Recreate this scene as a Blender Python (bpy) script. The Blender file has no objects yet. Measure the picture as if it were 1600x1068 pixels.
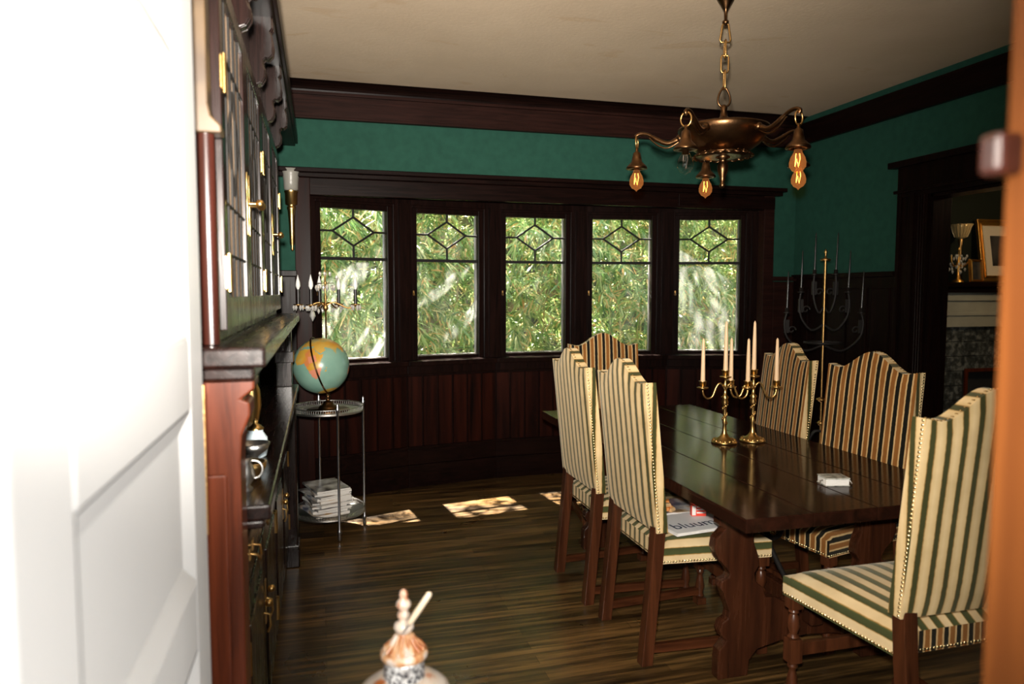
import bpy, math, random
from mathutils import Vector, Matrix
R = math.radians
PI = math.pi
sin, cos = math.sin, math.cos
random.seed(7)
scn = bpy.context.scene
COL = scn.collection

# ------------------------------------------------------------------ materials
def nodes(name):
    m = bpy.data.materials.new(name); m.use_nodes = True
    nt = m.node_tree; nt.nodes.clear()
    out = nt.nodes.new('ShaderNodeOutputMaterial')
    return m, nt, out
def N(nt, typ, **kw):
    n = nt.nodes.new(typ)
    for k, v in kw.items():
        if k in n.inputs: n.inputs[k].default_value = v
        else: setattr(n, k, v)
    return n
def L(nt, a, ao, b, bi): nt.links.new(a.outputs[ao], b.inputs[bi])
def c4(c): return (c[0], c[1], c[2], 1)
def ramp(nt, stops, interp='LINEAR'):
    r = nt.nodes.new('ShaderNodeValToRGB'); cr = r.color_ramp; cr.interpolation = interp
    while len(cr.elements) < len(stops): cr.elements.new(.5)
    for e, (p, c) in zip(cr.elements, stops): e.position = p; e.color = c4(c)
    return r
def plain(name, col, rough=.5, metal=0., spec=.5, emit=None, es=0., coat=0., bump=0., bscale=200, var=0.):
    m, nt, out = nodes(name)
    p = N(nt, 'ShaderNodeBsdfPrincipled'); p.inputs['Base Color'].default_value = c4(col)
    p.inputs['Roughness'].default_value = rough; p.inputs['Metallic'].default_value = metal
    p.inputs['Specular IOR Level'].default_value = spec; p.inputs['Coat Weight'].default_value = coat
    if emit: p.inputs['Emission Color'].default_value = c4(emit); p.inputs['Emission Strength'].default_value = es
    tc = N(nt, 'ShaderNodeTexCoord')
    if var:
        nz = N(nt, 'ShaderNodeTexNoise', Scale=bscale*.15, Detail=4.); L(nt, tc, 'Object', nz, 'Vector')
        rp = ramp(nt, [(.3, [x*(1-var) for x in col]), (.7, [min(1, x*(1+var)) for x in col])])
        L(nt, nz, 'Fac', rp, 'Fac'); L(nt, rp, 'Color', p, 'Base Color')
    if bump:
        nz = N(nt, 'ShaderNodeTexNoise', Scale=float(bscale), Detail=3.); L(nt, tc, 'Object', nz, 'Vector')
        b = N(nt, 'ShaderNodeBump', Strength=bump, Distance=.004); L(nt, nz, 'Fac', b, 'Height'); L(nt, b, 'Normal', p, 'Normal')
    L(nt, p, 0, out, 0); return m
def wood(name, dark, light, axis='Z', rough=.3, freq=14., coat=.0, spec=.06):
    m, nt, out = nodes(name)
    tc = N(nt, 'ShaderNodeTexCoord'); mp = N(nt, 'ShaderNodeMapping')
    s = [freq*2.2]*3; s['XYZ'.index(axis)] = freq*.13; mp.inputs['Scale'].default_value = s
    L(nt, tc, 'Object', mp, 'Vector')
    n1 = N(nt, 'ShaderNodeTexNoise', Scale=1.6, Detail=6., Roughness=.6, Distortion=.6); L(nt, mp, 0, n1, 'Vector')
    rp = ramp(nt, [(.3, dark), (.52, [(a+b)/2 for a, b in zip(dark, light)]), (.72, light)]); L(nt, n1, 'Fac', rp, 'Fac')
    p = N(nt, 'ShaderNodeBsdfPrincipled'); p.inputs['Coat Weight'].default_value = coat; p.inputs['Coat Roughness'].default_value = .15
    p.inputs['Specular IOR Level'].default_value = spec
    L(nt, rp, 'Color', p, 'Base Color')
    mr = N(nt, 'ShaderNodeMapRange'); mr.inputs['To Min'].default_value = rough*.8; mr.inputs['To Max'].default_value = rough*1.3
    L(nt, n1, 'Fac', mr, 'Value'); L(nt, mr, 0, p, 'Roughness')
    b = N(nt, 'ShaderNodeBump', Strength=.12, Distance=.003); L(nt, n1, 'Fac', b, 'Height'); L(nt, b, 'Normal', p, 'Normal')
    L(nt, p, 0, out, 0); return m
def stripes(name, stops, period, rough=.75, sheen=.3, tint=(1, .9, .7)):
    m, nt, out = nodes(name)
    uv = N(nt, 'ShaderNodeUVMap'); sx = N(nt, 'ShaderNodeSeparateXYZ'); L(nt, uv, 0, sx, 0)
    nz = N(nt, 'ShaderNodeTexNoise', Scale=60., Detail=3.); tc = N(nt, 'ShaderNodeTexCoord'); L(nt, tc, 'Object', nz, 'Vector')
    j = N(nt, 'ShaderNodeMath', operation='MULTIPLY_ADD'); j.inputs[1].default_value = .004; L(nt, nz, 'Fac', j, 0); L(nt, sx, 'X', j, 2)
    d = N(nt, 'ShaderNodeMath', operation='DIVIDE'); d.inputs[1].default_value = period; L(nt, j, 0, d, 0)
    f = N(nt, 'ShaderNodeMath', operation='FRACT'); L(nt, d, 0, f, 0)
    rp = ramp(nt, stops, 'LINEAR'); L(nt, f, 0, rp, 'Fac')
    n2 = N(nt, 'ShaderNodeTexNoise', Scale=9., Detail=3.); L(nt, tc, 'Object', n2, 'Vector')
    mx = N(nt, 'ShaderNodeMix', data_type='RGBA', blend_type='MULTIPLY'); mx.inputs[0].default_value = .55
    r2 = ramp(nt, [(.3, (.62, .58, .5)), (.7, (1, 1, 1))]); L(nt, n2, 'Fac', r2, 'Fac')
    L(nt, rp, 'Color', mx, 6); L(nt, r2, 'Color', mx, 7)
    p = N(nt, 'ShaderNodeBsdfPrincipled', Roughness=rough); L(nt, mx, 2, p, 'Base Color')
    p.inputs['Specular IOR Level'].default_value = .15
    p.inputs['Sheen Weight'].default_value = sheen; p.inputs['Sheen Tint'].default_value = c4(tint); p.inputs['Sheen Roughness'].default_value = .4
    n3 = N(nt, 'ShaderNodeTexNoise', Scale=900., Detail=2.); L(nt, tc, 'Object', n3, 'Vector')
    b = N(nt, 'ShaderNodeBump', Strength=.25, Distance=.002); L(nt, n3, 'Fac', b, 'Height'); L(nt, b, 'Normal', p, 'Normal')
    L(nt, p, 0, out, 0); return m
def schlick(nt):
    lw = N(nt, 'ShaderNodeLayerWeight', Blend=.5); pw = N(nt, 'ShaderNodeMath', operation='POWER'); pw.inputs[1].default_value = 5.; L(nt, lw, 'Facing', pw, 0)
    ma = N(nt, 'ShaderNodeMath', operation='MULTIPLY_ADD'); ma.inputs[1].default_value = .9; ma.inputs[2].default_value = .04; L(nt, pw, 0, ma, 0); return ma
def glass(name, col=(1, 1, 1), rough=0., ior=1.45):
    m, nt, out = nodes(name)
    g = N(nt, 'ShaderNodeBsdfGlossy', Roughness=.02); t = N(nt, 'ShaderNodeBsdfTransparent'); t.inputs[0].default_value = c4(col)
    fr = schlick(nt); mx = N(nt, 'ShaderNodeMixShader')
    L(nt, fr, 0, mx, 0); L(nt, t, 0, mx, 1); L(nt, g, 0, mx, 2); L(nt, mx, 0, out, 0); return m
def refr(name, col=(1, 1, 1), rough=0.):
    m, nt, out = nodes(name)
    p = N(nt, 'ShaderNodeBsdfPrincipled', Roughness=rough, IOR=1.5); p.inputs['Base Color'].default_value = c4(col)
    p.inputs['Transmission Weight'].default_value = 1.; L(nt, p, 0, out, 0); return m
def pane(name, base, streak, ang=35, lo=.5, hi=.68, low=True):
    m, nt, out = nodes(name)
    tc = N(nt, 'ShaderNodeTexCoord'); mp = N(nt, 'ShaderNodeMapping'); mp.inputs['Scale'].default_value = (6.5, 1, 1.2)
    m0 = N(nt, 'ShaderNodeMapping'); m0.inputs['Rotation'].default_value = (0, R(ang), 0); L(nt, tc, 'Object', m0, 'Vector'); L(nt, m0, 0, mp, 'Vector')
    nz = N(nt, 'ShaderNodeTexNoise', Scale=1.0, Detail=3., Roughness=.5); L(nt, mp, 0, nz, 'Vector')
    mr = N(nt, 'ShaderNodeMapRange', interpolation_type='SMOOTHSTEP'); mr.inputs['From Min'].default_value = lo; mr.inputs['From Max'].default_value = hi
    mr.inputs['To Min'].default_value = 0; mr.inputs['To Max'].default_value = streak; L(nt, nz, 'Fac', mr, 'Value')
    sx = N(nt, 'ShaderNodeSeparateXYZ'); L(nt, tc, 'Object', sx, 0)
    ms = N(nt, 'ShaderNodeMapRange'); ms.inputs['From Min'].default_value = 1.74; ms.inputs['From Max'].default_value = 1.64; L(nt, sx, 'Z', ms, 'Value')
    mu = N(nt, 'ShaderNodeMath', operation='MULTIPLY'); L(nt, mr, 0, mu, 0); L(nt, ms, 0, mu, 1)
    n2 = N(nt, 'ShaderNodeTexNoise', Scale=3., Detail=5.); L(nt, tc, 'Object', n2, 'Vector')
    mb = N(nt, 'ShaderNodeMath', operation='MULTIPLY_ADD'); mb.inputs[1].default_value = base*2; L(nt, n2, 'Fac', mb, 0); L(nt, mu, 0, mb, 2)
    t = N(nt, 'ShaderNodeBsdfTransparent'); d = N(nt, 'ShaderNodeBsdfTranslucent'); d.inputs[0].default_value = (.9, .9, .85, 1)
    m1 = N(nt, 'ShaderNodeMixShader'); L(nt, mb, 0, m1, 0); L(nt, t, 0, m1, 1); L(nt, d, 0, m1, 2)
    g = N(nt, 'ShaderNodeBsdfGlossy', Roughness=.03); fr = schlick(nt); mx = N(nt, 'ShaderNodeMixShader')
    L(nt, fr, 0, mx, 0); L(nt, m1, 0, mx, 1); L(nt, g, 0, mx, 2); L(nt, mx, 0, out, 0); return m

M = {}
M['buffet'] = wood('buffet_mahogany', (.003, .0018, .0015), (.014, .0048, .0034), 'Z', .26, coat=.35, spec=.3)
M['buffetY'] = wood('buffet_mahogany_y', (.003, .0018, .0015), (.014, .0048, .0034), 'Y', .26, coat=.35, spec=.3)
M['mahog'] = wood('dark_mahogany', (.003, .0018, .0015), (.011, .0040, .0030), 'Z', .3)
M['mahogX'] = wood('dark_mahogany_x', (.003, .0018, .0015), (.011, .0040, .0030), 'X', .3)
M['mahogY'] = wood('dark_mahogany_y', (.003, .0018, .0015), (.011, .0040, .0030), 'Y', .3)
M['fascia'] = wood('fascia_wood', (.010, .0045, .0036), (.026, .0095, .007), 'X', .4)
M['wains'] = wood('wainscot_wood', (.0025, .0015, .0013), (.026, .0050, .0024), 'Z', .38, freq=4)
M['redwood'] = wood('red_mahogany', (.030, .007, .0035), (.14, .028, .008), 'Z', .3, freq=8, coat=.2, spec=.3)
M['darkred'] = wood('dark_red_mahogany', (.008, .003, .002), (.035, .008, .005), 'Z', .25, freq=8, coat=.4, spec=.4)
M['jamb'] = wood('jamb_wood', (.045, .012, .0022), (.105, .032, .0055), 'Z', .6, freq=5, coat=0, spec=.1)
M['chairwood'] = wood('chair_wood', (.026, .0085, .0038), (.10, .031, .0115), 'Z', .3, freq=10, coat=.1, spec=.25)
M['chairwoodY'] = wood('chair_wood_y', (.026, .0085, .0038), (.10, .031, .0115), 'Y', .32, freq=10)
M['table'] = wood('table_wood', (.008, .0035, .002), (.030, .0095, .005), 'Y', .12, freq=6, coat=.0, spec=.09)
M['trestle'] = wood('trestle_wood', (.016, .0055, .003), (.065, .020, .008), 'Z', .25, freq=8, coat=.15, spec=.3)
M['white'] = plain('white_door_paint', (.40, .397, .39), .45, var=.02, bscale=20)
M['weathered'] = plain('weathered_paint', (.16, .155, .14), .7)
M['green'] = plain('green_wall_paint', (.017, .064, .045), .75, spec=.08, bump=.1, bscale=120, var=.10)
M['brass'] = plain('aged_brass', (.62, .40, .15), .28, 1., bump=.15, bscale=300)
M['brassd'] = plain('worn_brass', (.48, .28, .10), .35, 1., bump=.2, bscale=150)
M['bronze'] = plain('bronze', (.12, .062, .028), .32, 1., bump=.12, bscale=120, var=.3)
M['silver'] = plain('dull_silver', (.48, .47, .45), .35, 1., bump=.2, bscale=200)
M['steel'] = plain('steel_rod', (.42, .42, .44), .3, 1.)
M['iron'] = plain('black_iron', (.012, .010, .009), .5, 0., spec=.25)
M['wax'] = plain('cream_wax', (.78, .54, .32), .5)
M['blackwax'] = plain('black_wax', (.012, .012, .013), .25)
M['black'] = plain('black_sleeve', (.012, .010, .010), .4)
M['glass'] = glass('clear_glass'); M['crystal'] = plain('crystal', (.75, .74, .70), .06, .45, spec=1.)
M['amber'] = glass('amber_bulb_glass', (1., .72, .42))
def glow(m):
    nt = m.node_tree; out = [n for n in nt.nodes if n.type == 'OUTPUT_MATERIAL'][0]; last = out.inputs[0].links[0].from_node
    e = N(nt, 'ShaderNodeEmission', Strength=.16); e.inputs[0].default_value = (1, .36, .10, 1); a = N(nt, 'ShaderNodeAddShader'); L(nt, last, 0, a, 0); L(nt, e, 0, a, 1); L(nt, a, 0, out, 0)
glow(M['amber']); M['frost'] = plain('frosted_glass', (.26, .25, .22), .35, bump=.3, bscale=80)
M['fil'] = plain('glowing_filament', (1, .5, .15), .5, emit=(1, .36, .08), es=14.)
M['filoff'] = plain('cold_filament', (.3, .25, .2), .4, 1.)
M['bulbw'] = plain('milky_bulb', (.85, .85, .82), .15)
M['paper'] = plain('white_paper', (.86, .86, .84), .5, var=.04, bscale=60)
M['ink'] = plain('blue_black_ink', (.02, .04, .07), .5)
M['gold'] = plain('gilt', (.72, .40, .10), .35, 1., bump=.4, bscale=90)
M['nail'] = plain('brass_nailhead', (.75, .58, .30), .25, 1.)
M['soot'] = plain('dark_felt', (.010, .010, .010), .9)
CREAM = (.66, .45, .21); AMB = (.27, .108, .024); DK = (.007, .0065, .004); OL = (.045, .048, .014)
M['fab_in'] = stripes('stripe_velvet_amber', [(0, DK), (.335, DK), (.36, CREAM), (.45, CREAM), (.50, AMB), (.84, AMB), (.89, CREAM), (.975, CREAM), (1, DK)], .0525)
M['fab_out'] = stripes('stripe_velvet_sheen', [(0, OL), (.27, OL), (.32, (.36, .20, .055)), (.37, (.68, .50, .25)), (.6, (.76, .58, .32)), (.92, (.68, .50, .25)), (.96, (.36, .20, .055)), (1, OL)], .0525)  # pale velvet sheen painted into the stripe colours
M['fab_seat'] = stripes('stripe_velvet_seat', [(0, (.05, .06, .02)), (.38, (.07, .085, .03)), (.42, (.40, .22, .05)), (.47, (.74, .57, .33)), (.92, (.77, .61, .36)), (.97, (.40, .22, .05)), (1, (.05, .06, .02))], .066)  # seat stripes with the same pale sheen in their colours
def floor_mat():
    m, nt, out = nodes('dark_plank_floor')
    tc = N(nt, 'ShaderNodeTexCoord')
    bk = N(nt, 'ShaderNodeTexBrick', Scale=1.); bk.offset = .37; bk.inputs['Brick Width'].default_value = 1.3; bk.inputs['Row Height'].default_value = .062
    bk.inputs['Mortar Size'].default_value = .0012; bk.inputs['Color1'].default_value = (.25, .25, .25, 1); bk.inputs['Color2'].default_value = (.95, .95, .95, 1); bk.inputs['Mortar'].default_value = (0, 0, 0, 1)
    L(nt, tc, 'Object', bk, 'Vector')
    mp = N(nt, 'ShaderNodeMapping'); mp.inputs['Scale'].default_value = (.9, 16, 1); L(nt, tc, 'Object', mp, 'Vector')
    nz = N(nt, 'ShaderNodeTexNoise', Scale=2.2, Detail=6., Roughness=.6); L(nt, mp, 0, nz, 'Vector')
    ad = N(nt, 'ShaderNodeMath', operation='MULTIPLY_ADD'); ad.inputs[1].default_value = .24; L(nt, bk, 'Color', ad, 0); L(nt, nz, 'Fac', ad, 2)
    rp = ramp(nt, [(.42, (.007, .0045, .0022)), (.62, (.054, .030, .010)), (.88, (.23, .125, .040))]); L(nt, ad, 0, rp, 'Fac')
    p = N(nt, 'ShaderNodeBsdfPrincipled'); L(nt, rp, 'Color', p, 'Base Color')
    n2 = N(nt, 'ShaderNodeTexNoise', Scale=3., Detail=5.); L(nt, tc, 'Object', n2, 'Vector')
    mr = N(nt, 'ShaderNodeMapRange'); mr.inputs['To Min'].default_value = .18; mr.inputs['To Max'].default_value = .45; L(nt, n2, 'Fac', mr, 'Value'); L(nt, mr, 0, p, 'Roughness')
    b = N(nt, 'ShaderNodeBump', Strength=.25, Distance=.002); L(nt, ad, 0, b, 'Height'); L(nt, b, 'Normal', p, 'Normal')
    L(nt, p, 0, out, 0); return m
M['floor'] = floor_mat()
def ceil_mat():
    m, nt, out = nodes('aged_plaster')
    tc = N(nt, 'ShaderNodeTexCoord')
    nz = N(nt, 'ShaderNodeTexNoise', Scale=1.1, Detail=5., Roughness=.6); L(nt, tc, 'Object', nz, 'Vector')
    rp = ramp(nt, [(.35, (.50, .385, .265)), (.6, (.56, .44, .31)), (.8, (.50, .37, .24))]); L(nt, nz, 'Fac', rp, 'Fac')
    p = N(nt, 'ShaderNodeBsdfPrincipled', Roughness=.85)
    n3 = N(nt, 'ShaderNodeTexNoise', Scale=1.7, Detail=5., Roughness=.55, Distortion=.8); mp = N(nt, 'ShaderNodeMapping'); mp.inputs['Scale'].default_value = (1, 2.2, 1); mp.inputs['Location'].default_value = (3.1, .4, 0); L(nt, tc, 'Object', mp, 'Vector'); L(nt, mp, 0, n3, 'Vector')
    r3 = ramp(nt, [(.62, (1, 1, 1)), (.66, (.93, .88, .82)), (.72, (.97, .94, .9))]); L(nt, n3, 'Fac', r3, 'Fac')
    mx = N(nt, 'ShaderNodeMix', data_type='RGBA', blend_type='MULTIPLY'); mx.inputs[0].default_value = 1; L(nt, rp, 'Color', mx, 6); L(nt, r3, 'Color', mx, 7); L(nt, mx, 2, p, 'Base Color')
    n2 = N(nt, 'ShaderNodeTexNoise', Scale=45., Detail=4.); L(nt, tc, 'Object', n2, 'Vector')
    b = N(nt, 'ShaderNodeBump', Strength=.12, Distance=.01); L(nt, n2, 'Fac', b, 'Height'); L(nt, b, 'Normal', p, 'Normal')
    L(nt, p, 0, out, 0); return m
M['ceil'] = ceil_mat()
def noisy(name, stops, scale, rough=.5, detail=4., metal=0., stretch=(1, 1, 1), vor=False, coat=0., spec=.5):
    m, nt, out = nodes(name)
    tc = N(nt, 'ShaderNodeTexCoord'); mp = N(nt, 'ShaderNodeMapping'); mp.inputs['Scale'].default_value = stretch; L(nt, tc, 'Object', mp, 'Vector')
    if vor: nz = N(nt, 'ShaderNodeTexVoronoi', Scale=scale); o = 'Color'
    else: nz = N(nt, 'ShaderNodeTexNoise', Scale=scale, Detail=detail); o = 'Fac'
    L(nt, mp, 0, nz, 'Vector'); rp = ramp(nt, stops); L(nt, nz, o, rp, 'Fac')
    p = N(nt, 'ShaderNodeBsdfPrincipled', Roughness=rough, Metallic=metal); p.inputs['Coat Weight'].default_value = coat; p.inputs['Specular IOR Level'].default_value = spec
    L(nt, rp, 'Color', p, 'Base Color'); L(nt, p, 0, out, 0); return m
M['sea'] = noisy('globe_sea', [(.3, (.15, .29, .23)), (.7, (.21, .36, .29))], 9, .3, coat=.3)
M['land'] = noisy('globe_land', [(.30, (.52, .18, .06)), (.42, (.54, .27, .03)), (.55, (.52, .32, .06)), (.66, (.34, .32, .13)), (.75, (.56, .22, .13))], 11, .3, 1., coat=.3)
M['landp'] = plain('globe_pink_land', (.58, .22, .13), .3, coat=.3); M['landy'] = plain('globe_yellow_land', (.50, .30, .045), .3, coat=.3)
M['cover1'] = noisy('grey_cover_print', [(.35, (.06, .05, .05)), (.5, (.35, .34, .33)), (.7, (.7, .7, .7))], 12, .3)
M['cover2'] = noisy('colour_cover_print', [(.35, (.55, .30, .06)), (.5, (.75, .72, .7)), (.65, (.10, .12, .2))], 9, .3)
M['pages'] = noisy('page_edges', [(.3, (.6, .58, .54)), (.6, (.86, .84, .80))], 30, .6, stretch=(1, 1, 14))
M['marble'] = noisy('grey_marbled_paper', [(.35, (.10, .11, .09)), (.5, (.36, .37, .33)), (.65, (.55, .54, .48))], 40, .4)
M['alab'] = noisy('alabaster_and_copper', [(.38, (.40, .37, .34)), (.52, (.40, .33, .27)), (.60, (.28, .08, .018))], 14, .3, stretch=(1.4, 1.4, .5))
M['filig'] = noisy('silver_filigree', [(.40, (.05, .05, .06)), (.5, (.5, .5, .5)), (.6, (.85, .85, .85))], 150, .3, metal=.6)
M['copper'] = noisy('copper_glaze', [(.38, (.22, .06, .014)), (.5, (.38, .22, .11)), (.6, (.42, .37, .33))], 22, .3, stretch=(2, 2, .3))
M['tile'] = noisy('slate_tile', [(.35, (.02, .023, .022)), (.5, (.05, .055, .052)), (.62, (.14, .15, .14))], 26, .35)
M['mantel'] = plain('pale_mantel_paint', (.30, .30, .25), .45, var=.15, bscale=30)
M['lead'] = plain('dark_lead_came', (.014, .013, .012), .5, 0., spec=.12)
M['leadglass'] = noisy('leaded_glass_reflections', [(.32, (.10, .05, .03)), (.45, (.62, .40, .24)), (.62, (.95, .74, .55))], 14, .4, stretch=(1, 3.4, .18), spec=.2)  # amber reflections painted into the pane colour as streaks
M['mirror'] = plain('old_mirror', (.35, .33, .30), .12, 1.)
M['canvas'] = noisy('dim_print', [(.4, (.012, .012, .014)), (.6, (.06, .055, .05))], 5, .4); M['mat'] = plain('cream_mat_board', (.62, .54, .42), .7)
M['bluewhite'] = plain('pale_blue_glaze', (.62, .74, .80), .3); M['redpack'] = plain('red_carton', (.80, .07, .04), .35); M['white2'] = plain('white_print', (.85, .84, .82), .4)
M['orange'] = plain('orange_paper', (.85, .30, .06), .5); M['tan'] = plain('tan_pastry', (.75, .48, .22), .6)
M['bone'] = plain('bone_handle', (.45, .37, .27), .4); M['ribbed'] = plain('amber_ribbed_glass', (.62, .46, .22), .2, .3)
M['tanwood'] = noisy('gilded_wood', [(.35, (.028, .015, .0055)), (.65, (.055, .033, .014))], 8, .4)

# ------------------------------------------------------------------ mesh builder
class MB:
    def __init__(s): s.v, s.f, s.m, s.sm, s.uv = [], [], [], [], []
    def add(s, verts, faces, mat=0, smooth=False, uvs=None):
        b = len(s.v); s.v += [tuple(v) for v in verts]
        for i, f in enumerate(faces):
            s.f.append([b+k for k in f]); s.m.append(mat); s.sm.append(smooth)
            s.uv.append(uvs[i] if uvs else [(0, 0)]*len(f))
        return s
    def box(s, x0, x1, y0, y1, z0, z1, mat=0, T=None):
        v = [(x, y, z) for z in (z0, z1) for y in (y0, y1) for x in (x0, x1)]
        if T: v = [T @ Vector(p) for p in v]
        return s.add(v, [(0, 2, 3, 1), (4, 5, 7, 6), (0, 1, 5, 4), (2, 6, 7, 3), (0, 4, 6, 2), (1, 3, 7, 5)], mat)
    def lathe(s, prof, c=(0, 0, 0), n=24, mat=0, T=None, sx=1., smooth=True):
        v, f = [], []
        k = len(prof)
        for i in range(n):
            a = 2*PI*i/n
            for r, z in prof: v.append(Vector((c[0]+r*cos(a)*sx, c[1]+r*sin(a), c[2]+z)))
        if T: v = [T @ p for p in v]
        for i in range(n):
            j = (i+1) % n
            for q in range(k-1): f.append((i*k+q, j*k+q, j*k+q+1, i*k+q+1))
        s.add(v, f, mat, smooth)
        if prof[0][0] > 1e-4: s.add([v[i*k] for i in range(n)][::-1], [tuple(range(n))], mat)
        if prof[-1][0] > 1e-4: s.add([v[i*k+k-1] for i in range(n)], [tuple(range(n))], mat)
        return s
    def cyl(s, p0, p1, r0, r1=None, n=12, mat=0):
        return s.tube([p0, p1], [r0, r0 if r1 is None else r1], n, mat)
    def tube(s, pts, r, n=8, mat=0, closed=False, flat=None):
        P = [Vector(p) for p in pts]; k = len(P)
        if not isinstance(r, (list, tuple)): r = [r]*k
        v, f = [], []; up = None
        for i in range(k):
            t = ((P[(i+1) % k]-P[i-1]) if closed else (P[min(i+1, k-1)]-P[max(i-1, 0)])).normalized()
            if up is None:
                up = t.cross(Vector((0, 0, 1)) if abs(t.z) < .9 else Vector((1, 0, 0))).normalized()
            else: up = (up - t*up.dot(t)).normalized()
            w = t.cross(up)
            for q in range(n):
                a = 2*PI*q/n
                v.append(P[i]+(up*cos(a)*(flat or 1)+w*sin(a))*r[i])
        for i in range(k if closed else k-1):
            j = (i+1) % k
            for q in range(n): f.append((i*n+q, i*n+(q+1) % n, j*n+(q+1) % n, j*n+q))
        s.add(v, f, mat, True)
        if not closed:
            s.add(v[:n][::-1], [tuple(range(n))], mat); s.add(v[-n:], [tuple(range(n))], mat)
        return s
    def sphere(s, c, r, n=12, m=8, mat=0, sc=(1, 1, 1)):
        pr = [(max(1e-5, r*sin(PI*i/m)), -r*cos(PI*i/m)*sc[2]) for i in range(m+1)]
        return s.lathe(pr, c, n, mat, sx=1)
    def prism(s, pts, f0, f1, mat=0):
        n = len(pts); a = [f0(*p) for p in pts]; b = [f1(*p) for p in pts]
        return s.add(a+b, [tuple(range(n))[::-1], tuple(range(n, 2*n))]+[(i, (i+1) % n, n+(i+1) % n, n+i) for i in range(n)], mat)
    def build(s, name, mats, parent=None, off=(0, 0, 0), bevel=0, fix=True):
        me = bpy.data.meshes.new(name)
        me.from_pydata([(v[0]-off[0], v[1]-off[1], v[2]-off[2]) for v in s.v], [], s.f)
        for m in (mats if isinstance(mats, (list, tuple)) else [mats]): me.materials.append(M[m] if isinstance(m, str) else m)
        me.polygons.foreach_set('material_index', s.m); me.polygons.foreach_set('use_smooth', s.sm)
        ul = me.uv_layers.new(name='UVMap'); ul.data.foreach_set('uv', [c for u in s.uv for p in u for c in p])
        me.update()
        if fix:
            import bmesh
            bm = bmesh.new(); bm.from_mesh(me); bmesh.ops.recalc_face_normals(bm, faces=bm.faces); bm.to_mesh(me); bm.free()
        o = bpy.data.objects.new(name, me); COL.objects.link(o)
        if parent: o.parent = parent
        else: o.location = off
        if bevel:
            b = o.modifiers.new('edge', 'BEVEL'); b.width = bevel; b.segments = 2; b.limit_method = 'ANGLE'; b.angle_limit = R(40)
        return o
def tag(o, label=None, cat=None, group=None, kind=None):
    if label: o['label'] = label
    if cat: o['category'] = cat
    if group: o['group'] = group
    if kind: o['kind'] = kind
    return o
def thing(name, label, cat, loc=(0, 0, 0), rz=0, group=None, kind=None):
    o = bpy.data.objects.new(name, None); o.empty_display_size = .05; COL.objects.link(o)
    o.location = loc; o.rotation_euler = (0, 0, rz)
    return tag(o, label, cat, group, kind)
def kids(o): return [c for c in bpy.data.objects if c.parent == o]
def copy_tree(o, parent=None):
    c = o.copy(); COL.objects.link(c)
    if parent: c.parent = parent
    for ch in kids(o): copy_tree(ch, c)
    return c
def struct(mb, name, mats, label, bevel=0, parent=None):
    o = mb.build(name, mats, parent, bevel=bevel)
    if not parent: tag(o, label, name.rstrip('_0123456789').split('_')[0], kind='structure')
    return o
def bez(p0, p1, p2, p3, n=10):
    P = [Vector(p) for p in (p0, p1, p2, p3)]
    return [P[0]*(1-t)**3+P[1]*3*t*(1-t)**2+P[2]*3*t*t*(1-t)+P[3]*t**3 for t in [i/n for i in range(n+1)]]
def spline(pts, sub=6, closed=False):
    P = [Vector(p) for p in pts]; n = len(P); out = []
    rng = range(n if closed else n-1)
    for i in rng:
        a = P[i-1] if (closed or i > 0) else P[0]; b = P[i]; c = P[(i+1) % n]; d = P[(i+2) % n] if (closed or i+2 < n) else P[-1]
        for k in range(sub):
            t = k/sub
            out.append(.5*((2*b)+(c-a)*t+(2*a-5*b+4*c-d)*t*t+(3*b-a-3*c+d)*t**3))
    if not closed: out.append(P[-1])
    return out

# ================================================================== SETTING
XL, XR, YF, ZC = -.40, 3.79, 5.09, 2.87
struct(MB().box(-1.6, 8.2, -2.0, 5.72, -.10, 0), 'floor', 'floor', 'dark varnished plank floor')
struct(MB().box(-1.6, 8.2, -2.0, 5.21, ZC, ZC+.1), 'ceiling', 'ceil', 'beige plaster ceiling with faint stains')
# far wall: two stubs beside the bay and the band above it
mb = MB().box(-.62, -.155, YF, 5.25, 0, 2.31).box(3.55, 3.93, YF, 5.25, 0, 2.31).box(-.62, 3.93, YF, 5.25, 2.31, ZC)
struct(mb, 'wall_back', 'green', 'green wall above and beside the bay of five windows')
mb = MB().box(-.74, -.62, .36, 4.12, 0, ZC).box(-.74, XL, 4.12, 5.15, 0, ZC)
struct(mb, 'wall_left', 'green', 'green wall behind the tall buffet')
OY0, OY1, OZ = 2.55, 3.74, 2.10
mb = MB().box(XR, XR+.14, .36, OY0, 0, ZC).box(XR, XR+.14, OY1, YF, 0, ZC).box(XR, XR+.14, OY0, OY1, OZ, ZC)
struct(mb, 'wall_right', 'green', 'dark green wall with the opening to the next room')
mb = MB().box(-.74, -.30, .36, .47, 0, ZC).box(.64, 3.93, .36, .47, 0, ZC).box(-.30, .64, .36, .47, 2.16, ZC)
struct(mb, 'wall_front', 'green', 'green wall around the doorway in front of the camera')
# hall behind the camera
mb = MB().box(-1.6, -1.5, -2, .36, 0, ZC).box(1.7, 1.8, -2, .36, 0, ZC).box(-1.6, 1.8, -2.1, -2, 0, ZC)
struct(mb, 'wall_hall', 'white', 'pale walls of the hall outside the doorway')
# next room
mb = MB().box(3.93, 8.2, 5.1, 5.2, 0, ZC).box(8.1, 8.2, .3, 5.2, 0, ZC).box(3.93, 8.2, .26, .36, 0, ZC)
struct(mb, 'wall_parlour', plain('dark_olive_paint', (.012, .015, .010), .8, spec=.1), 'dark olive walls of the next room')

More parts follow.
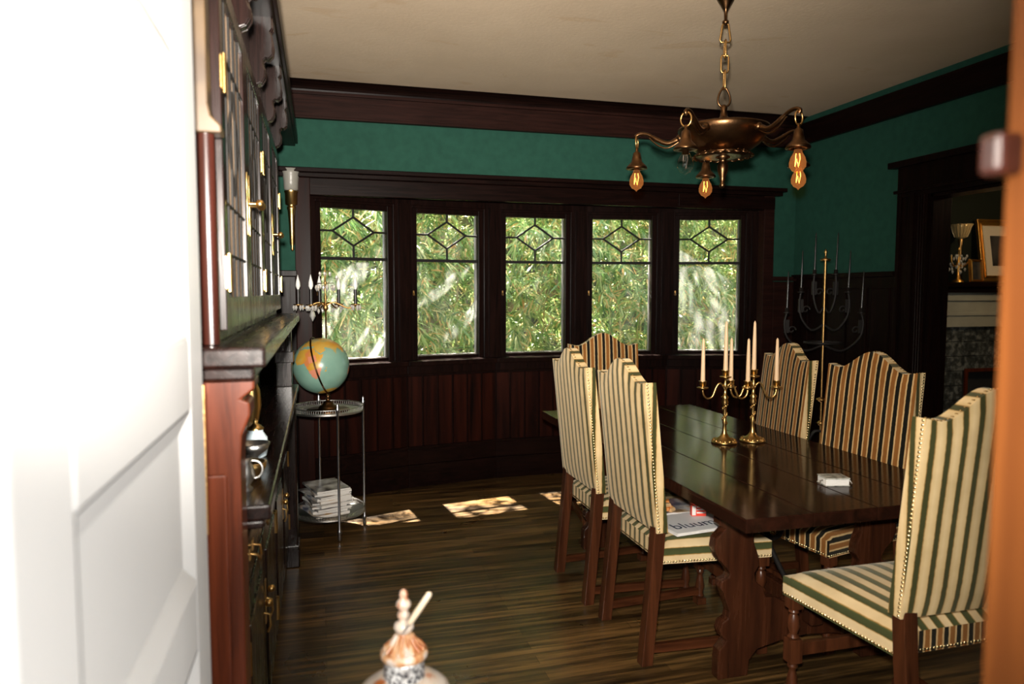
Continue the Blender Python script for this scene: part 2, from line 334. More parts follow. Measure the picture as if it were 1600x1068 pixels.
# bay ---------------------------------------------------------------
ANG = [17, 9, 0, -9, -17]; FW = .735
V = [None]*6; V[2] = Vector((1.69-FW/2, 5.54)); V[3] = Vector((1.69+FW/2, 5.54))
for i in (1, 0): a = R(ANG[i]); V[i] = V[i+1]-Vector((cos(a), sin(a)))*FW
for i in (3, 4): a = R(ANG[i]); V[i+1] = V[i]+Vector((cos(a), sin(a)))*FW
def off(i, d):
    a0 = ANG[max(i-1, 0)]; a1 = ANG[min(i, 4)]; am = R((a0+a1)/2); h = R((a0-a1)/2)
    return V[i]+Vector((sin(am), -cos(am)))*(d/cos(h))
def band(mb, d0, d1, z0, z1, mat=0):
    for i in range(5):
        A, B, C_, D = off(i, d0), off(i+1, d0), off(i+1, d1), off(i, d1)
        v = [(p.x, p.y, z) for z in (z0, z1) for p in (A, B, C_, D)]
        mb.add(v, [(0, 3, 2, 1), (4, 5, 6, 7), (0, 1, 5, 4), (1, 2, 6, 5), (2, 3, 7, 6), (3, 0, 4, 7)], mat)
    return mb
mb = MB(); band(mb, .10, -.10, 0, .93)
for i in range(5):
    A, B = off(i, .104), off(i+1, .104); t = (B-A).normalized(); n = Vector((t.y, -t.x))
    for k in range(6):
        p = A+(B-A)*((k+.5)/6)
        T = Matrix.Translation((p.x, p.y, 0)) @ Matrix.Rotation(math.atan2(t.y, t.x), 4, 'Z')
        mb.box(-.052, .052, -.012, .01, .30, .84, 1, T=T)
for s, i, x in ((-1, 0, -.155), (1, 5, 3.55)):
    for d0, z0, z1 in ((.10, 0, .93), (.05, .93, 2.31)):
        p = off(i, d0); q = off(i, -.1)
        v = [(a, b, z) for z in (z0, z1) for a, b in ((p.x, p.y), (q.x, q.y), (x+s*.1, 5.25), (x, YF+.01))]
        mb.add(v, [(0, 1, 2, 3), (4, 5, 6, 7), (0, 1, 5, 4), (1, 2, 6, 5), (2, 3, 7, 6), (3, 0, 4, 7)])
# posts between the windows
for i in range(6):
    am = R((ANG[max(i-1, 0)]+ANG[min(i, 4)])/2)
    T = Matrix.Translation((V[i].x, V[i].y, 0)) @ Matrix.Rotation(am, 4, 'Z')
    mb.box(-.062, .062, -.055, .10, .93, 2.31, T=T)
    mb.box(-.035, .035, -.075, .0, .96, 2.13, T=T)
band(mb, .05, -.08, 2.125, 2.32)
struct(mb, 'wall_bay', ['mahog', 'wains'], 'dark panelled wall of the bow shaped bay')
mb = MB(); band(mb, .165, -.06, .925, .96); band(mb, .125, .09, .86, .925); struct(mb, 'trim_1', 'mahog', 'dark wooden sill under the five windows', .004)
mb = MB(); band(mb, .135, .09, 0, .17); band(mb, .122, .09, .17, .285); band(mb, .132, .09, .285, .31); struct(mb, 'baseboard_bay', 'mahogX', 'dark baseboard following the bay', .004)
struct(MB().box(-.5, 3.9, 5.10, 5.63, 2.31, 2.40), 'ceiling_bay', 'mahogX', 'dark soffit over the bay')
PANES = [pane('streaked_pane_a', .008, .055, -32, .50, .60), pane('streaked_pane_b', .004, .05, -48, .55, .66), pane('clear_pane', .003, .03, -48, .6, .8), pane('clear_pane_b', .003, .02, 40, .6, .8), pane('hazy_pane', .028, .02, 20, .45, .7)]
for i in range(5):
    c = (V[i]+V[i+1])/2
    w = thing('window_%d' % (i+1), ['casement window next to the crystal candelabrum, with a streaked pane', 'second casement window from the globe', 'middle casement window of the bay', 'casement window behind the two nearest side chairs', 'hazy casement window behind the brass candelabra'][i], 'window', (c.x, c.y, 0), R(ANG[i]), kind='structure')
    f = MB(); g = .25; z0, z1 = .985, 2.07
    f.box(-.312, -g, -.03, .03, .945, 2.125).box(g, .312, -.03, .03, .945, 2.125).box(-g, g, -.03, .03, .945, z0).box(-g, g, -.03, .03, z1, 2.125)
    f.box(-.312, -.29, -.045, .0, .945, 2.125).box(.29, .312, -.045, .0, .945, 2.125).box(-.29, .29, -.045, 0, 2.105, 2.125)
    f.build('window_frame', 'mahog', w, bevel=.003)
    MB().box(-g, g, .032, .065, .95, z0+.004).box(g-.004, g+.03, .032, .06, z0, z1).build('outer_sill', 'weathered', w)
    MB().box(-g, g, .004, .008, z0, z1).build('glass_pane', PANES[i], w)
    l = MB(); zb, zm, dh, dw, r = 1.715, 1.912, .103, .155, .0085
    l.box(-g, g, -.008, .014, zb-.011, zb+.011)
    for a, b in (((0, z1), (0, zm+dh)), ((0, zm-dh), (0, zb)), ((-g, zm), (-dw, zm)), ((dw, zm), (g, zm)), ((0, zm+dh), (dw, zm)), ((dw, zm), (0, zm-dh)), ((0, zm-dh), (-dw, zm)), ((-dw, zm), (0, zm+dh))):
        l.cyl((a[0], .003, a[1]), (b[0], .003, b[1]), r, n=6)
    l.build('lead_bars', 'lead', w)
    MB().box(-.289, -.279, -.052, -.03, 1.45, 1.485).cyl((-.284, -.05, 1.468), (-.284, -.068, 1.448), .0045).build('window_latch', 'brassd', w)
# trims
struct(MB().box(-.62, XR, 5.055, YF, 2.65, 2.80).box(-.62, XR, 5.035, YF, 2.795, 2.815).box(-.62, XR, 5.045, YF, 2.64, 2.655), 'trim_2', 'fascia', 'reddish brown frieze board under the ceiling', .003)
def cove(y0, z0, y1, z1): return [(y0+(y1-y0)*(1-cos(t*PI/12)), z0+(z1-z0)*sin(t*PI/12)) for t in range(7)]
prof = [(YF, 2.81)]+[(5.04-(.085)*(1-cos(t*PI/12)), 2.81+.06*sin(t*PI/12)) for t in range(7)]+[(YF, 2.87)]
struct(MB().prism(prof, lambda a, b: (-.62, a, b), lambda a, b: (XR, a, b)), 'trim_3', 'mahogX', 'dark crown moulding above the frieze board')
struct(MB().box(-.40, 3.64, 4.99, YF, 2.275, 2.305).box(-.40, 3.62, 5.02, YF, 2.245, 2.275).box(-.155, 3.56, 5.05, YF, 2.13, 2.245).box(2.7, 3.56, 5.035, 5.05, 2.14, 2.235), 'trim_4', 'mahogX', 'dark ledge moulding over the bay opening', .004)
struct(MB().box(-.155, -.05, 5.04, 5.12, 0, 2.245), 'trim_5', 'wains', 'reddish casing post where the bay meets the cabinet side', .004)
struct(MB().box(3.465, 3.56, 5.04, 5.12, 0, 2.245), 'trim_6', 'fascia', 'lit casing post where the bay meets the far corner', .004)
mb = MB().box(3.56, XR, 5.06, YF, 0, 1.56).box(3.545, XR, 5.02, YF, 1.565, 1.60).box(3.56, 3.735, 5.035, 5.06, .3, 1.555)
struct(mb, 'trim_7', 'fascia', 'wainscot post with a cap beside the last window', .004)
struct(MB().box(XL, -.155, 5.06, YF, 0, 1.58).box(XL, -.145, 5.03, YF, 1.58, 1.62), 'trim_8', 'mahog', 'dark wainscot behind the crystal candelabrum', .004)
mb = MB().box(3.765, XR, 3.98, 5.06, 0, 1.58).box(3.735, XR, 3.98, 5.05, 1.58, 1.615).box(3.75, XR, 3.98, 5.06, 0, .2)
for k in range(5): mb.box(3.755, XR, 4.02+k*.21, 4.19+k*.21, .25, 1.50)
mb.box(3.765, XR, .47, 2.2, 0, 1.58).box(3.735, XR, .47, 2.2, 1.58, 1.615)
struct(mb, 'trim_9', 'mahog', 'dark panelled wainscot along the far side wall', .004)
mb = MB()
for s, e in ((1, OY1), (-1, OY0)):
    for a, b, p in ((0, .09, .028), (.09, .13, .05), (.13, .24, .018), (.215, .245, .035)):
        y0, y1 = sorted((e+s*a, e+s*b)); mb.box(XR-p, XR, y0, y1, 0, OZ+.02)
    for q in (.025, .045, .065): mb.cyl((XR-.03, e+s*q, .02), (XR-.03, e+s*q, OZ), .007, n=8)
mb.box(XR-.03, XR, OY0-.25, OY1+.25, OZ, OZ+.20).box(XR-.07, XR, OY0-.30, OY1+.30, OZ+.20, OZ+.24).box(XR-.045, XR, OY0-.27, OY1+.27, OZ+.03, OZ+.05)
mb.box(XR-.005, XR+.145, OY1-.02, OY1, 0, OZ).box(XR-.005, XR+.145, OY0, OY0+.02, 0, OZ).box(XR-.005, XR+.145, OY0, OY1, OZ-.02, OZ)
struct(mb, 'trim_10', 'mahog', 'dark fluted casing around the opening to the next room', .003)
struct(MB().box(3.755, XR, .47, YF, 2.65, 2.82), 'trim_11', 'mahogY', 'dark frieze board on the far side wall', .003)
# the doorway the picture is taken through
mb = MB().box(.55, .64, .36, .472, 0, 2.16).box(.555, .66, .30, .36, 0, 2.24)
j = struct(mb, 'trim_12', 'jamb', 'warm brown wooden doorpost in front of the camera', .006)
MB().box(.528, .56, .455, .478, 1.565, 1.600).build('catch_block', 'darkred', j, bevel=.006)
struct(MB().box(-.30, -.262, .36, .472, 0, 2.16).box(-.42, -.26, .30, .36, 0, 2.24).box(-.30, .55, .36, .472, 2.12, 2.16), 'trim_13', 'white', 'pale casing behind the open door')
# white panelled door, opened into the room
D = thing('door_1', 'white panelled door standing open along the cabinet', 'door', (-.232, .475, 0), kind='structure')
mb = MB(); dx, y0, y1 = .022, .08, .925
rz = [(0, .20), (.43, .555), (.865, .985), (1.275, 1.395), (1.705, 1.83), (2.03, 2.12)]
mb.box(-.022, dx, y0, y0+.135, 0, 2.12).box(-.022, dx, y1-.13, y1, 0, 2.12)
for a, b in rz: mb.box(-.022, dx, y0+.135, y1-.13, a, b)
mb.build('door_frame', 'white', D, bevel=.004)
for (a, b), (c, d) in zip(rz[:-1], rz[1:]):
    p = MB(); ya, yb = y0+.135, y1-.13; q = .035
    for x, s in ((dx, 1), (-.022, -1)):
        o = [(x, ya, b), (x, yb, b), (x, yb, c), (x, ya, c)]; i_ = [(x-s*.014, ya+q, b+q), (x-s*.014, yb-q, b+q), (x-s*.014, yb-q, c-q), (x-s*.014, ya+q, c-q)]
        p.add(o+i_, [(0, 1, 5, 4), (1, 2, 6, 5), (2, 3, 7, 6), (3, 0, 4, 7), (4, 5, 6, 7)])
    p.build('door_panel', 'white', D)
MB().box(-.024, .0235, y1, y1+.003, 1.02, 1.30).build('edge_plate', 'brassd', D)

# ================================================================== BUFFET
O = (-.38, 2.84, 0)
B = thing('china_buffet', 'tall built-in dark mahogany buffet with leaded glass doors along the wall', 'cabinet', O)
def bb(mb, name, mat, par=None, bevel=.003, loc=None):
    o = mb.build(name, mat, par or B, off=O, bevel=bevel); return o
bb(MB().box(-.60, -.205, 1.72, 4.00, .10, .93).box(-.60, -.225, 1.72, 4.00, 0, .10), 'base_cabinet', 'buffet')
bb(MB().box(-.60, -.12, 1.735, 4.03, .935, .972).box(-.60, -.135, 1.735, 4.02, .915, .935), 'counter', 'buffetY', bevel=.006)
bb(MB().box(-.60, -.57, 1.74, 4.0, .972, 1.29), 'niche_mirror', 'mirror')
bb(MB().box(-.60, -.11, 1.545, 4.06, 1.315, 1.358).box(-.60, -.135, 1.575, 4.04, 1.285, 1.315), 'ledge', 'buffetY', bevel=.007)
bb(MB().box(-.60, -.225, 1.66, 4.0, 1.358, 2.47), 'upper_cabinet', 'buffet')
bb(MB().box(-.60, -.123, 1.40, 5.085, 2.47, 2.525).box(-.60, -.14, 1.42, 5.085, 2.455, 2.475).box(-.60, -.24, 1.42, 5.085, 2.535, 2.87), 'cornice', 'mahogY', bevel=.004)
bb(MB().box(-.235, -.135, 3.90, 4.03, 0, .915).box(-.24, -.128, 3.89, 4.04, 0, .12), 'foot_post', 'buffet', bevel=.006)
bb(MB().box(-.23, -.15, 3.93, 4.02, .972, 1.285).box(-.235, -.14, 3.92, 4.03, 1.10, 1.16), 'ledge_support', 'buffet')
# near end post with capital
pr = [(-.31, 0), (-.172, 0), (-.172, 1.10), (-.168, 1.16), (-.150, 1.205), (-.150, 1.232), (-.168, 1.24), (-.140, 1.262), (-.140, 1.285), (-.31, 1.285)]
bb(MB().prism(pr, lambda a, b: (a, 1.62, b), lambda a, b: (a, 1.73, b)).box(-.26, -.20, 1.610, 1.62, .1, 1.08), 'end_post', 'redwood', bevel=.005)
bb(MB().box(-.60, -.215, 1.635, 1.665, 1.358, 1.80).cyl((-.225, 1.63, 1.36), (-.225, 1.63, 1.80), .018), 'end_panel', 'darkred', bevel=.004)
pr = [(-.32, 1.80), (-.190, 1.80), (-.190, 1.815), (-.21, 1.835), (-.215, 1.86), (-.215, 2.10), (-.205, 2.13), (-.20, 2.28), (-.17, 2.36), (-.15, 2.45), (-.32, 2.45)]
bb(MB().prism(pr, lambda a, b: (a, 1.60, b), lambda a, b: (a, 1.66, b)), 'end_bracket', 'tanwood', bevel=.004)
# scalloped brackets under the cornice
cb = [(-.24, 2.47), (-.150, 2.47), (-.148, 2.42), (-.156, 2.405), (-.150, 2.385), (-.146, 2.355), (-.150, 2.325), (-.163, 2.312), (-.174, 2.315), (-.184, 2.305), (-.184, 2.29), (-.176, 2.27), (-.178, 2.245), (-.190, 2.225), (-.205, 2.218), (-.210, 2.205), (-.222, 2.20), (-.24, 2.205)]
for y in (1.72, 2.22, 2.79, 3.36, 3.93):
    m = MB().prism(cb, lambda a, b: (a, y-.03, b), lambda a, b: (a, y+.03, b))
    for q in (-.018, .018): m.prism([(a+.004, b) for a, b in cb[1:-1]], lambda a, b: (a, y+q-.005, b), lambda a, b: (a, y+q+.005, b))
    bb(m, 'bracket', 'buffet', bevel=.003)
def bail(mb, y, z, w=.035, x=-.178):
    mb.box(x-.004, x+.002, y-w-.012, y-w+.012, z-.014, z+.014).box(x-.004, x+.002, y+w-.012, y+w+.012, z-.014, z+.014)
    mb.tube([(x, y-w, z), (x+.018, y-w, z-.004), (x+.022, y-w*.6, z-.022), (x+.022, y+w*.6, z-.022), (x+.018, y+w, z-.004), (x, y+w, z)], .0035, 6)
    return mb
for k in range(4):
    a, b = 1.745+k*.54, 1.745+(k+1)*.54-.02
    d = bb(MB().box(-.205, -.184, a, b, .74, .90).box(-.186, -.178, a+.03, b-.03, .765, .875), 'drawer', 'buffetY')
    for q in (a+.12, b-.12): bb(bail(MB(), q, .825), 'drawer_pull', 'brassd', d, 0)
    d = bb(MB().box(-.205, -.184, a, b, .12, .72).box(-.186, -.178, a+.07, b-.07, .19, .65), 'cupboard_door', 'buffet')
    s = b-.045 if k % 2 == 0 else a+.045
    bb(MB().box(-.186, -.181, s-.012, s+.012, .42, .56).tube([(-.18, s, .50), (-.165, s, .495), (-.162, s, .46), (-.17, s, .44)], .004).sphere((-.165, s, .53), .012), 'escutcheon', 'brass', d, 0)
    h = a+.004 if k % 2 == 0 else b-.004
    for q in (.22, .56): bb(MB().box(-.186, -.180, h-.02, h+.02, q, q+.07).cyl((-.178, h, q-.005), (-.178, h, q+.075), .006), 'hinge', 'brass', d, 0)
    # upper leaded doors
    a, b = 1.70+k*.572, 1.70+(k+1)*.572-.012; z0, z1, w = 1.385, 2.20, .05
    d = bb(MB().box(-.225, -.200, a, a+w, z0, z1).box(-.225, -.200, b-w, b, z0, z1).box(-.225, -.200, a+w, b-w, z0, z0+.075).box(-.225, -.200, a+w, b-w, z1-w, z1), 'glazed_door', 'buffet')
    bb(MB().box(-.216, -.211, a+w, b-w, z0+.075, z1-w), 'leaded_pane', 'leadglass', d, 0)
    m = MB()
    for q in (.2, .4, .6, .8):
        y = a+w+(b-a-2*w)*q; m.cyl((-.208, y, z0+.075), (-.208, y, z1-w), .004, n=6)
    for z in (1.56, 1.68, 2.02): m.cyl((-.208, a+w, z), (-.208, b-w, z), .004, n=6)
    mid = (a+b)/2
    for q in (-1, 1): m.cyl((-.208, mid, 1.98), (-.208, mid+q*.1, 1.85), .004, n=6).cyl((-.208, mid+q*.1, 1.85), (-.208, mid, 1.72), .004, n=6)
    bb(m, 'lead_bars', 'lead', d, 0)
    s = b-.025 if k % 2 == 0 else a+.025
    bb(MB().lathe([(.010, -.09), (.016, -.05), (.009, -.02), (.017, 0), (.009, .02), (.016, .05), (.010, .09)], n=8, T=Matrix.Translation((-.199, s, 1.73)) @ Matrix.Diagonal((.25, 1, 1, 1))).cyl((-.2, s, 1.73), (-.175, s, 1.73), .005).sphere((-.165, s, 1.73), .013), 'door_knob', 'brass', d, 0)
    h = a+.006 if k % 2 == 0 else b-.006
    for z in (1.515, 1.95): bb(MB().box(-.2, -.197, h-.018, h+.018, z-.035, z+.035).cyl((-.194, h, z-.042), (-.194, h, z+.042), .006), 'hinge', 'brass', d, 0)
# objects in the niche
def lat(name, label, cat, loc, prof, mat, n=20, group=None, extra=None):
    o = MB().lathe(prof, n=n).build(name, mat, off=(0, 0, 0)); o.location = loc; return tag(o, label, cat, group)
ZN = .972
lat('brass_vase', 'slender brass vase on the buffet counter behind the pale blue jar', 'vase', (-.225, 2.46, ZN), [(.035, 0), (.038, .01), (.015, .03), (.022, .07), (.034, .13), (.030, .18), (.014, .22), (.022, .26), (.020, .265)], 'brass')
j = lat('ginger_jar', 'pale blue glazed jar on the buffet counter', 'jar', (-.195, 2.26, ZN-.0005), [(.022, 0), (.030, .005), (.036, .03), (.034, .06), (.022, .078), (.022, .085)], 'bluewhite')
MB().lathe([(.024, .085), (.024, .09), (.012, .10), (.006, .104), (.008, .112), (.001, .118)]).build('jar_lid', 'brass', j)
d = lat('glass_decanter', 'red and gold glass decanter at the back of the buffet counter', 'decanter', (-.25, 2.36, ZN), [(.036, 0), (.04, .01), (.042, .07), (.02, .12), (.014, .16), (.02, .17)], 'copper')
MB().lathe([(.012, .17), (.02, .19), (.018, .215), (.001, .23)]).build('stopper', 'crystal', d)
lat('silver_bowl', 'small footed silver bowl on the buffet counter', 'bowl', (-.19, 2.13, ZN), [(.028, 0), (.028, .005), (.010, .015), (.012, .03), (.038, .05), (.045, .07), (.042, .07), (.034, .052), (.001, .04)], 'silver')
lat('brass_dish', 'round brass dish with a rolled rim on the buffet counter', 'dish', (-.19, 2.0, ZN), [(.026, 0), (.03, .006), (.042, .03), (.045, .045), (.040, .045), (.03, .015), (.001, .010)], 'brass')
c = lat('silver_cream_jug', 'small silver cream jug nearest the end of the buffet counter', 'jug', (-.195, 1.88, ZN), [(.022, 0), (.024, .004), (.016, .012), (.030, .035), (.026, .06), (.020, .07), (.025, .085), (.023, .085), (.001, .05)], 'silver')
MB().tube(bez((.02, .0, .075), (.055, 0, .08), (.055, 0, .03), (.028, 0, .03)), .003, 6).build('handle', 'silver', c)

# ================================================================== SCONCE
S = thing('wall_sconce', 'brass torch wall sconce with a frosted glass shade beside the cabinet', 'wall lamp', (-.172, 5.045, 1.75))
MB().lathe([(.004, .0), (.012, .012), (.008, .03), (.016, .05), (.020, .18), (.026, .27), (.030, .28), (.030, .295), (.022, .30), (.040, .31), (.042, .385), (.046, .39), (.046, .40)]).build('torch_stem', 'brass', S)
MB().box(-.02, .02, .03, .045, .12, .33).cyl((0, .0, .2), (0, .04, .2), .012).build('back_plate', 'brassd', S, bevel=.003)
MB().lathe([(.030, .40), (.046, .41), (.048, .46), (.054, .51), (.064, .545), (.062, .545), (.052, .51), (.045, .46), (.043, .415), (.03, .405)]).build('glass_shade', 'frost', S)

# ================================================================== ROUND STAND, GLOBE, MAGAZINES
SC = (.035, 4.46, 0)
S = thing('tiered_stand', 'round two-tier steel stand with pierced gallery rims in front of the bay', 'side table', SC)
for k in range(4):
    a = R(-76+90*k+0); x, y = .222*cos(a), .222*sin(a)
    MB().lathe([(.003, 0), (.011, .004), (.013, .02), (.009, .035), (.014, .045), (.012, .06), (.0075, .07), (.0075, .77), (.011, .775), (.012, .79), (.006, .80), (.009, .812), (.001, .825)], c=(x, y, 0), n=12).build('leg', 'steel', S)
for z, nm in ((.745, 'upper_tray'), (.115, 'lower_tray')):
    t = MB().lathe([(.001, z), (.212, z), (.216, z+.003), (.216, z+.010), (.001, z+.010)], n=48).build(nm, 'silver', S)
    g = MB()
    for zz in (z+.012, z+.036): g.tube([(.213*cos(q*PI/24), .213*sin(q*PI/24), zz) for q in range(48)], .003, 6, closed=True)
    for q in range(96):
        a = q*PI/48; g.cyl((.213*cos(a), .213*sin(a), z+.01), (.213*cos(a), .213*sin(a), z+.036), .0019, n=5)
    g.build('gallery_rim', 'silver', t)
    for k in range(4):
        a = R(-76+90*k); MB().cyl((.20*cos(a), .20*sin(a), z+.005), (.222*cos(a), .222*sin(a), z+.005), .006).build('tray_bracket', 'steel', S)
# globe
GC = Vector((.0, 4.445, 1.028)); GR = .168
G = thing('terrestrial_globe', 'desk globe with teal seas and orange land on the round stand', 'globe', (GC.x, GC.y, .756))
AFR = [(-17, 15), (-9, 31), (-5, 36), (10, 37), (20, 32), (33, 31), (37, 21), (43, 12), (51, 12), (40, -3), (40, -15), (35, -22), (32, -29), (20, -35), (15, -27), (12, -15), (9, -1), (9, 4), (-4, 5), (-12, 6)]
EUA = [(-10, 36), (-9, 43), (-2, 44), (-4, 48), (5, 53), (10, 58), (5, 62), (25, 71), (60, 69), (100, 77), (140, 73), (179, 68), (160, 60), (142, 55), (127, 38), (121, 30), (108, 20), (106, 10), (100, 14), (98, 8), (94, 18), (88, 22), (80, 14), (77, 8), (72, 20), (62, 25), (56, 26), (58, 20), (45, 13), (38, 22), (33, 31), (36, 36), (27, 37), (24, 38), (20, 42), (15, 40), (8, 44), (0, 39)]
AUS = [(114, -22), (122, -18), (131, -12), (142, -11), (146, -19), (153, -27), (150, -37), (140, -38), (131, -32), (116, -35)]
SAM = [(-80, 0), (-72, 12), (-52, 5), (-35, -7), (-40, -22), (-57, -36), (-66, -52), (-74, -50), (-71, -20)]
NAM = [(-165, 65), (-125, 70), (-80, 72), (-56, 52), (-70, 43), (-81, 26), (-97, 26), (-90, 16), (-105, 20), (-124, 40), (-150, 60)]
MAD = [(44, -24), (50, -15), (47, -25)]
def inside(p, poly):
    x, y = p; r = False; n = len(poly)
    for i in range(n):
        (x0, y0), (x1, y1) = poly[i], poly[i-1]
        if (y0 > y) != (y1 > y) and x < (x1-x0)*(y-y0)/(y1-y0)+x0: r = not r
    return r
def gmat(lon, lat):
    p = (lon, lat)
    if lat < -70: return 2
    if inside(p, AFR): return 3 if lat < -14 or (lat > 0 and 18 < lon < 34 and lat < 14) else (2 if lat > 16 and lon < 12 else 1)
    if inside(p, EUA): return 2 if (lat > 50 and lon > 55) else 1
    for q, k in ((AUS, 3), (SAM, 1), (NAM, 2), (MAD, 2)):
        if inside(p, q): return k
    return 0
Tg = Matrix.Translation(GC) @ Matrix.Rotation(R(-14), 4, 'Y') @ Matrix.Rotation(R(-16), 4, 'X') @ Matrix.Rotation(R(-90-38), 4, 'Z')
nl, nm_ = 180, 90
mb = MB(); vv = []
for i in range(nm_+1):
    th = PI*i/nm_
    for k in range(nl):
        ph = 2*PI*k/nl
        vv.append(Tg @ Vector((GR*sin(th)*cos(ph), GR*sin(th)*sin(ph), GR*cos(th))))
mb.v = [tuple(v) for v in vv]
for i in range(nm_):
    for k in range(nl):
        lon = (k+.5)*2; lon = lon-360 if lon > 180 else lon
        mb.f.append([i*nl+k, (i+1)*nl+k, (i+1)*nl+(k+1) % nl, i*nl+(k+1) % nl]); mb.m.append(gmat(lon, 90-(i+.5)*2)); mb.sm.append(True); mb.uv.append([(0, 0)]*4)
go = (GC.x, GC.y, .756)
mb.build('globe_ball', ['sea', 'land', 'landy', 'landp'], G, off=go, fix=False)
mb = MB(); pts = [Tg @ Vector((0, 0, 0))]
ax = (Tg.to_3x3() @ Vector((0, 0, 1))).normalized(); fr = Vector((-.17, -1, 0)); fr = (fr-ax*fr.dot(ax)).normalized(); sd = ax.cross(fr)
ring = [GC+(ax*cos(PI*q/24)+fr*sin(PI*q/24))*(GR+.008) for q in range(-1, 26)]
for q in range(len(ring)-1):
    a, b = ring[q], ring[q+1]; n0, n1 = (a-GC).normalized(), (b-GC).normalized()
    v = [a-sd*.005, a+sd*.005, b+sd*.005, b-sd*.005]+[p+n*.004 for p, n in zip((a-sd*.005, a+sd*.005, b+sd*.005, b-sd*.005), (n0, n0, n1, n1))]
    mb.add(v, [(0, 1, 2, 3), (4, 7, 6, 5), (0, 4, 5, 1), (3, 2, 6, 7), (0, 3, 7, 4), (1, 5, 6, 2)])
mb.build('meridian_arc', 'bronze', G, off=go)
sp = GC-ax*(GR+.008); sp.x = .5*(sp.x+SC[0]); sp.y = .5*(sp.y+SC[1])
MB().lathe([(.128, .0), (.130, .004), (.124, .010), (.06, .012), (.058, .02), (.05, .03), (.034, .036), (.030, .05), (.022, .056), (.012, .060), (.011, .075), (.016, .085), (.011, .094)], c=(sp.x, sp.y, .756), n=40).build('globe_base', 'bronze', G, off=go)
ZM = .126
cov = ['cover1', 'cover2', 'white2']
zz = ZM; rnd = random.Random(3)
for k in range(13):
    h = rnd.choice([.007, .010, .013, .016]) if k < 12 else .012
    ang = R(rnd.uniform(-14, 14)+18); w, l = (.205, .275)
    mm = MB().box(-w/2, w/2, -l/2, l/2, .0008, h-.0008).build('magazine', 'pages')
    mm.location = (SC[0]-.015+rnd.uniform(-.014, .014), SC[1]-.01+rnd.uniform(-.014, .014), zz); mm.rotation_euler = (0, 0, ang)
    top = k == 12
    tag(mm, 'topmost magazine with a grey photo cover on the lower tier of the stand' if top else 'white edged magazine under the topmost one in the stack on the stand', 'magazine', 'magazines stacked on the lower tier')
    ci = 'cover1' if top else cov[k % 3]
    MB().box(-w/2-.001, w/2+.001, -l/2-.001, l/2+.001, h-.0008, h).box(-w/2-.001, w/2+.001, -l/2-.001, l/2+.001, 0, .0008).box(-w/2-.001, -w/2, -l/2-.001, l/2+.001, 0, h).build('cover', ci, mm)
    zz += h

# ================================================================== CRYSTAL CANDELABRUM ON THE SILL
GO = (.035, 4.625, .7555)
G = thing('crystal_candelabrum', 'brass electric candelabrum with crystal drops standing behind the globe on the round stand', 'candelabrum', GO)
MB().lathe([(.040, 0), (.041, .008), (.022, .02), (.012, .03), (.008, .05), (.006, .06), (.0055, .60), (.012, .605), (.018, .62), (.012, .635), (.006, .645), (.010, .69), (.006, .70), (.006, .765), (.012, .775), (.006, .785), (.004, .865), (.009, .875), (.001, .90)], n=16).build('stem', 'brassd', G)
dropm = MB().lathe([(.0005, -.036), (.010, -.018), (.007, -.004), (.0015, 0)], n=6, smooth=False)
proto = dropm.build('crystal_drop', 'crystal', G); proto.location = (.07, .0, .825)
def drop(x, y, z, s=1.):
    c = proto.copy(); COL.objects.link(c); c.parent = G; c.location = (x, y, z); c.scale = (s, s, s)
for k in range(6):
    a = 2*PI*k/6+.4; drop(.035*cos(a), .035*sin(a), .845, .8); drop(.056*cos(a+.3), .05*sin(a+.3), .765, 1.2)
cr = MB()
for z, r in ((.848, .036), (.772, .056), (.63, .03)): cr.lathe([(.004, z), (r, z), (r, z+.003), (.004, z+.004)], n=16)
cr.build('crown_discs', 'brassd', G)
for k, (a, r) in enumerate(((176, .165), (62, .18), (104, .15), (3, .185), (-125, .15))):
    a = R(a); x, y = r*cos(a), r*sin(a)
    A = MB().tube(bez((0, 0, .63), (x*.4, y*.4, .70), (x*.6, y*.6, .58), (x, y, .630), 14), .0052, 6).lathe([(.004, .625), (.028, .637), (.030, .643), (.004, .641)], c=(x, y, 0), n=14).build('arm', 'brassd', G)
    MB().cyl((x, y, .64), (x, y, .735), .0105).build('candle_sleeve', 'black', A)
    MB().lathe([(.006, .735), (.0145, .755), (.013, .778), (.006, .805), (.0008, .825)], c=(x, y, 0), n=12).build('flame_bulb', 'bulbw', A)
    for q in range(6):
        b = 2*PI*q/6+k; drop(x+.027*cos(b), y+.027*sin(b), .637, 1.0)
    drop(x*.5, y*.5, .615, .9)
drop(-.08, .0, .60, 1.8)

# ================================================================== DINING TABLE
TX0, TX1, TY0, TY1, TZ = 1.315, 2.335, 1.97, 4.16, .74
TO = ((TX0+TX1)/2, (TY0+TY1)/2, 0)
T = thing('dining_table', 'long dark polished refectory dining table on scroll-cut trestles', 'table', TO)
mb = MB()
w = (TX1-TX0)/4
for k in range(4): mb.box(TX0+k*w+(.0008 if k else 0), TX0+(k+1)*w-(.0008 if k < 3 else 0), TY0, TY1, TZ-.047, TZ)
mb.build('tabletop', 'table', T, off=TO, bevel=.003)
half = [(0.395, .693), (0.400, .655), (0.380, .64), (0.395, .625), (0.395, .60), (0.370, .585), (0.380, .575), (0.407, .55), (0.413, .51), (0.395, .47), (0.360, .435), (0.345, .41), (0.350, .395), (0.380, .385), (0.387, .36), (0.370, .335), (0.360, .30), (0.345, .26), (0.350, .235), (0.375, .22), (0.385, .19), (0.373, .165), (0.355, .15), (.37, .13), (.385, .115), (.39, .08), (.39, .0), (0.260, .0), (0.255, .06), (0.220, .10), (0.120, .12), (0.000, .13)]
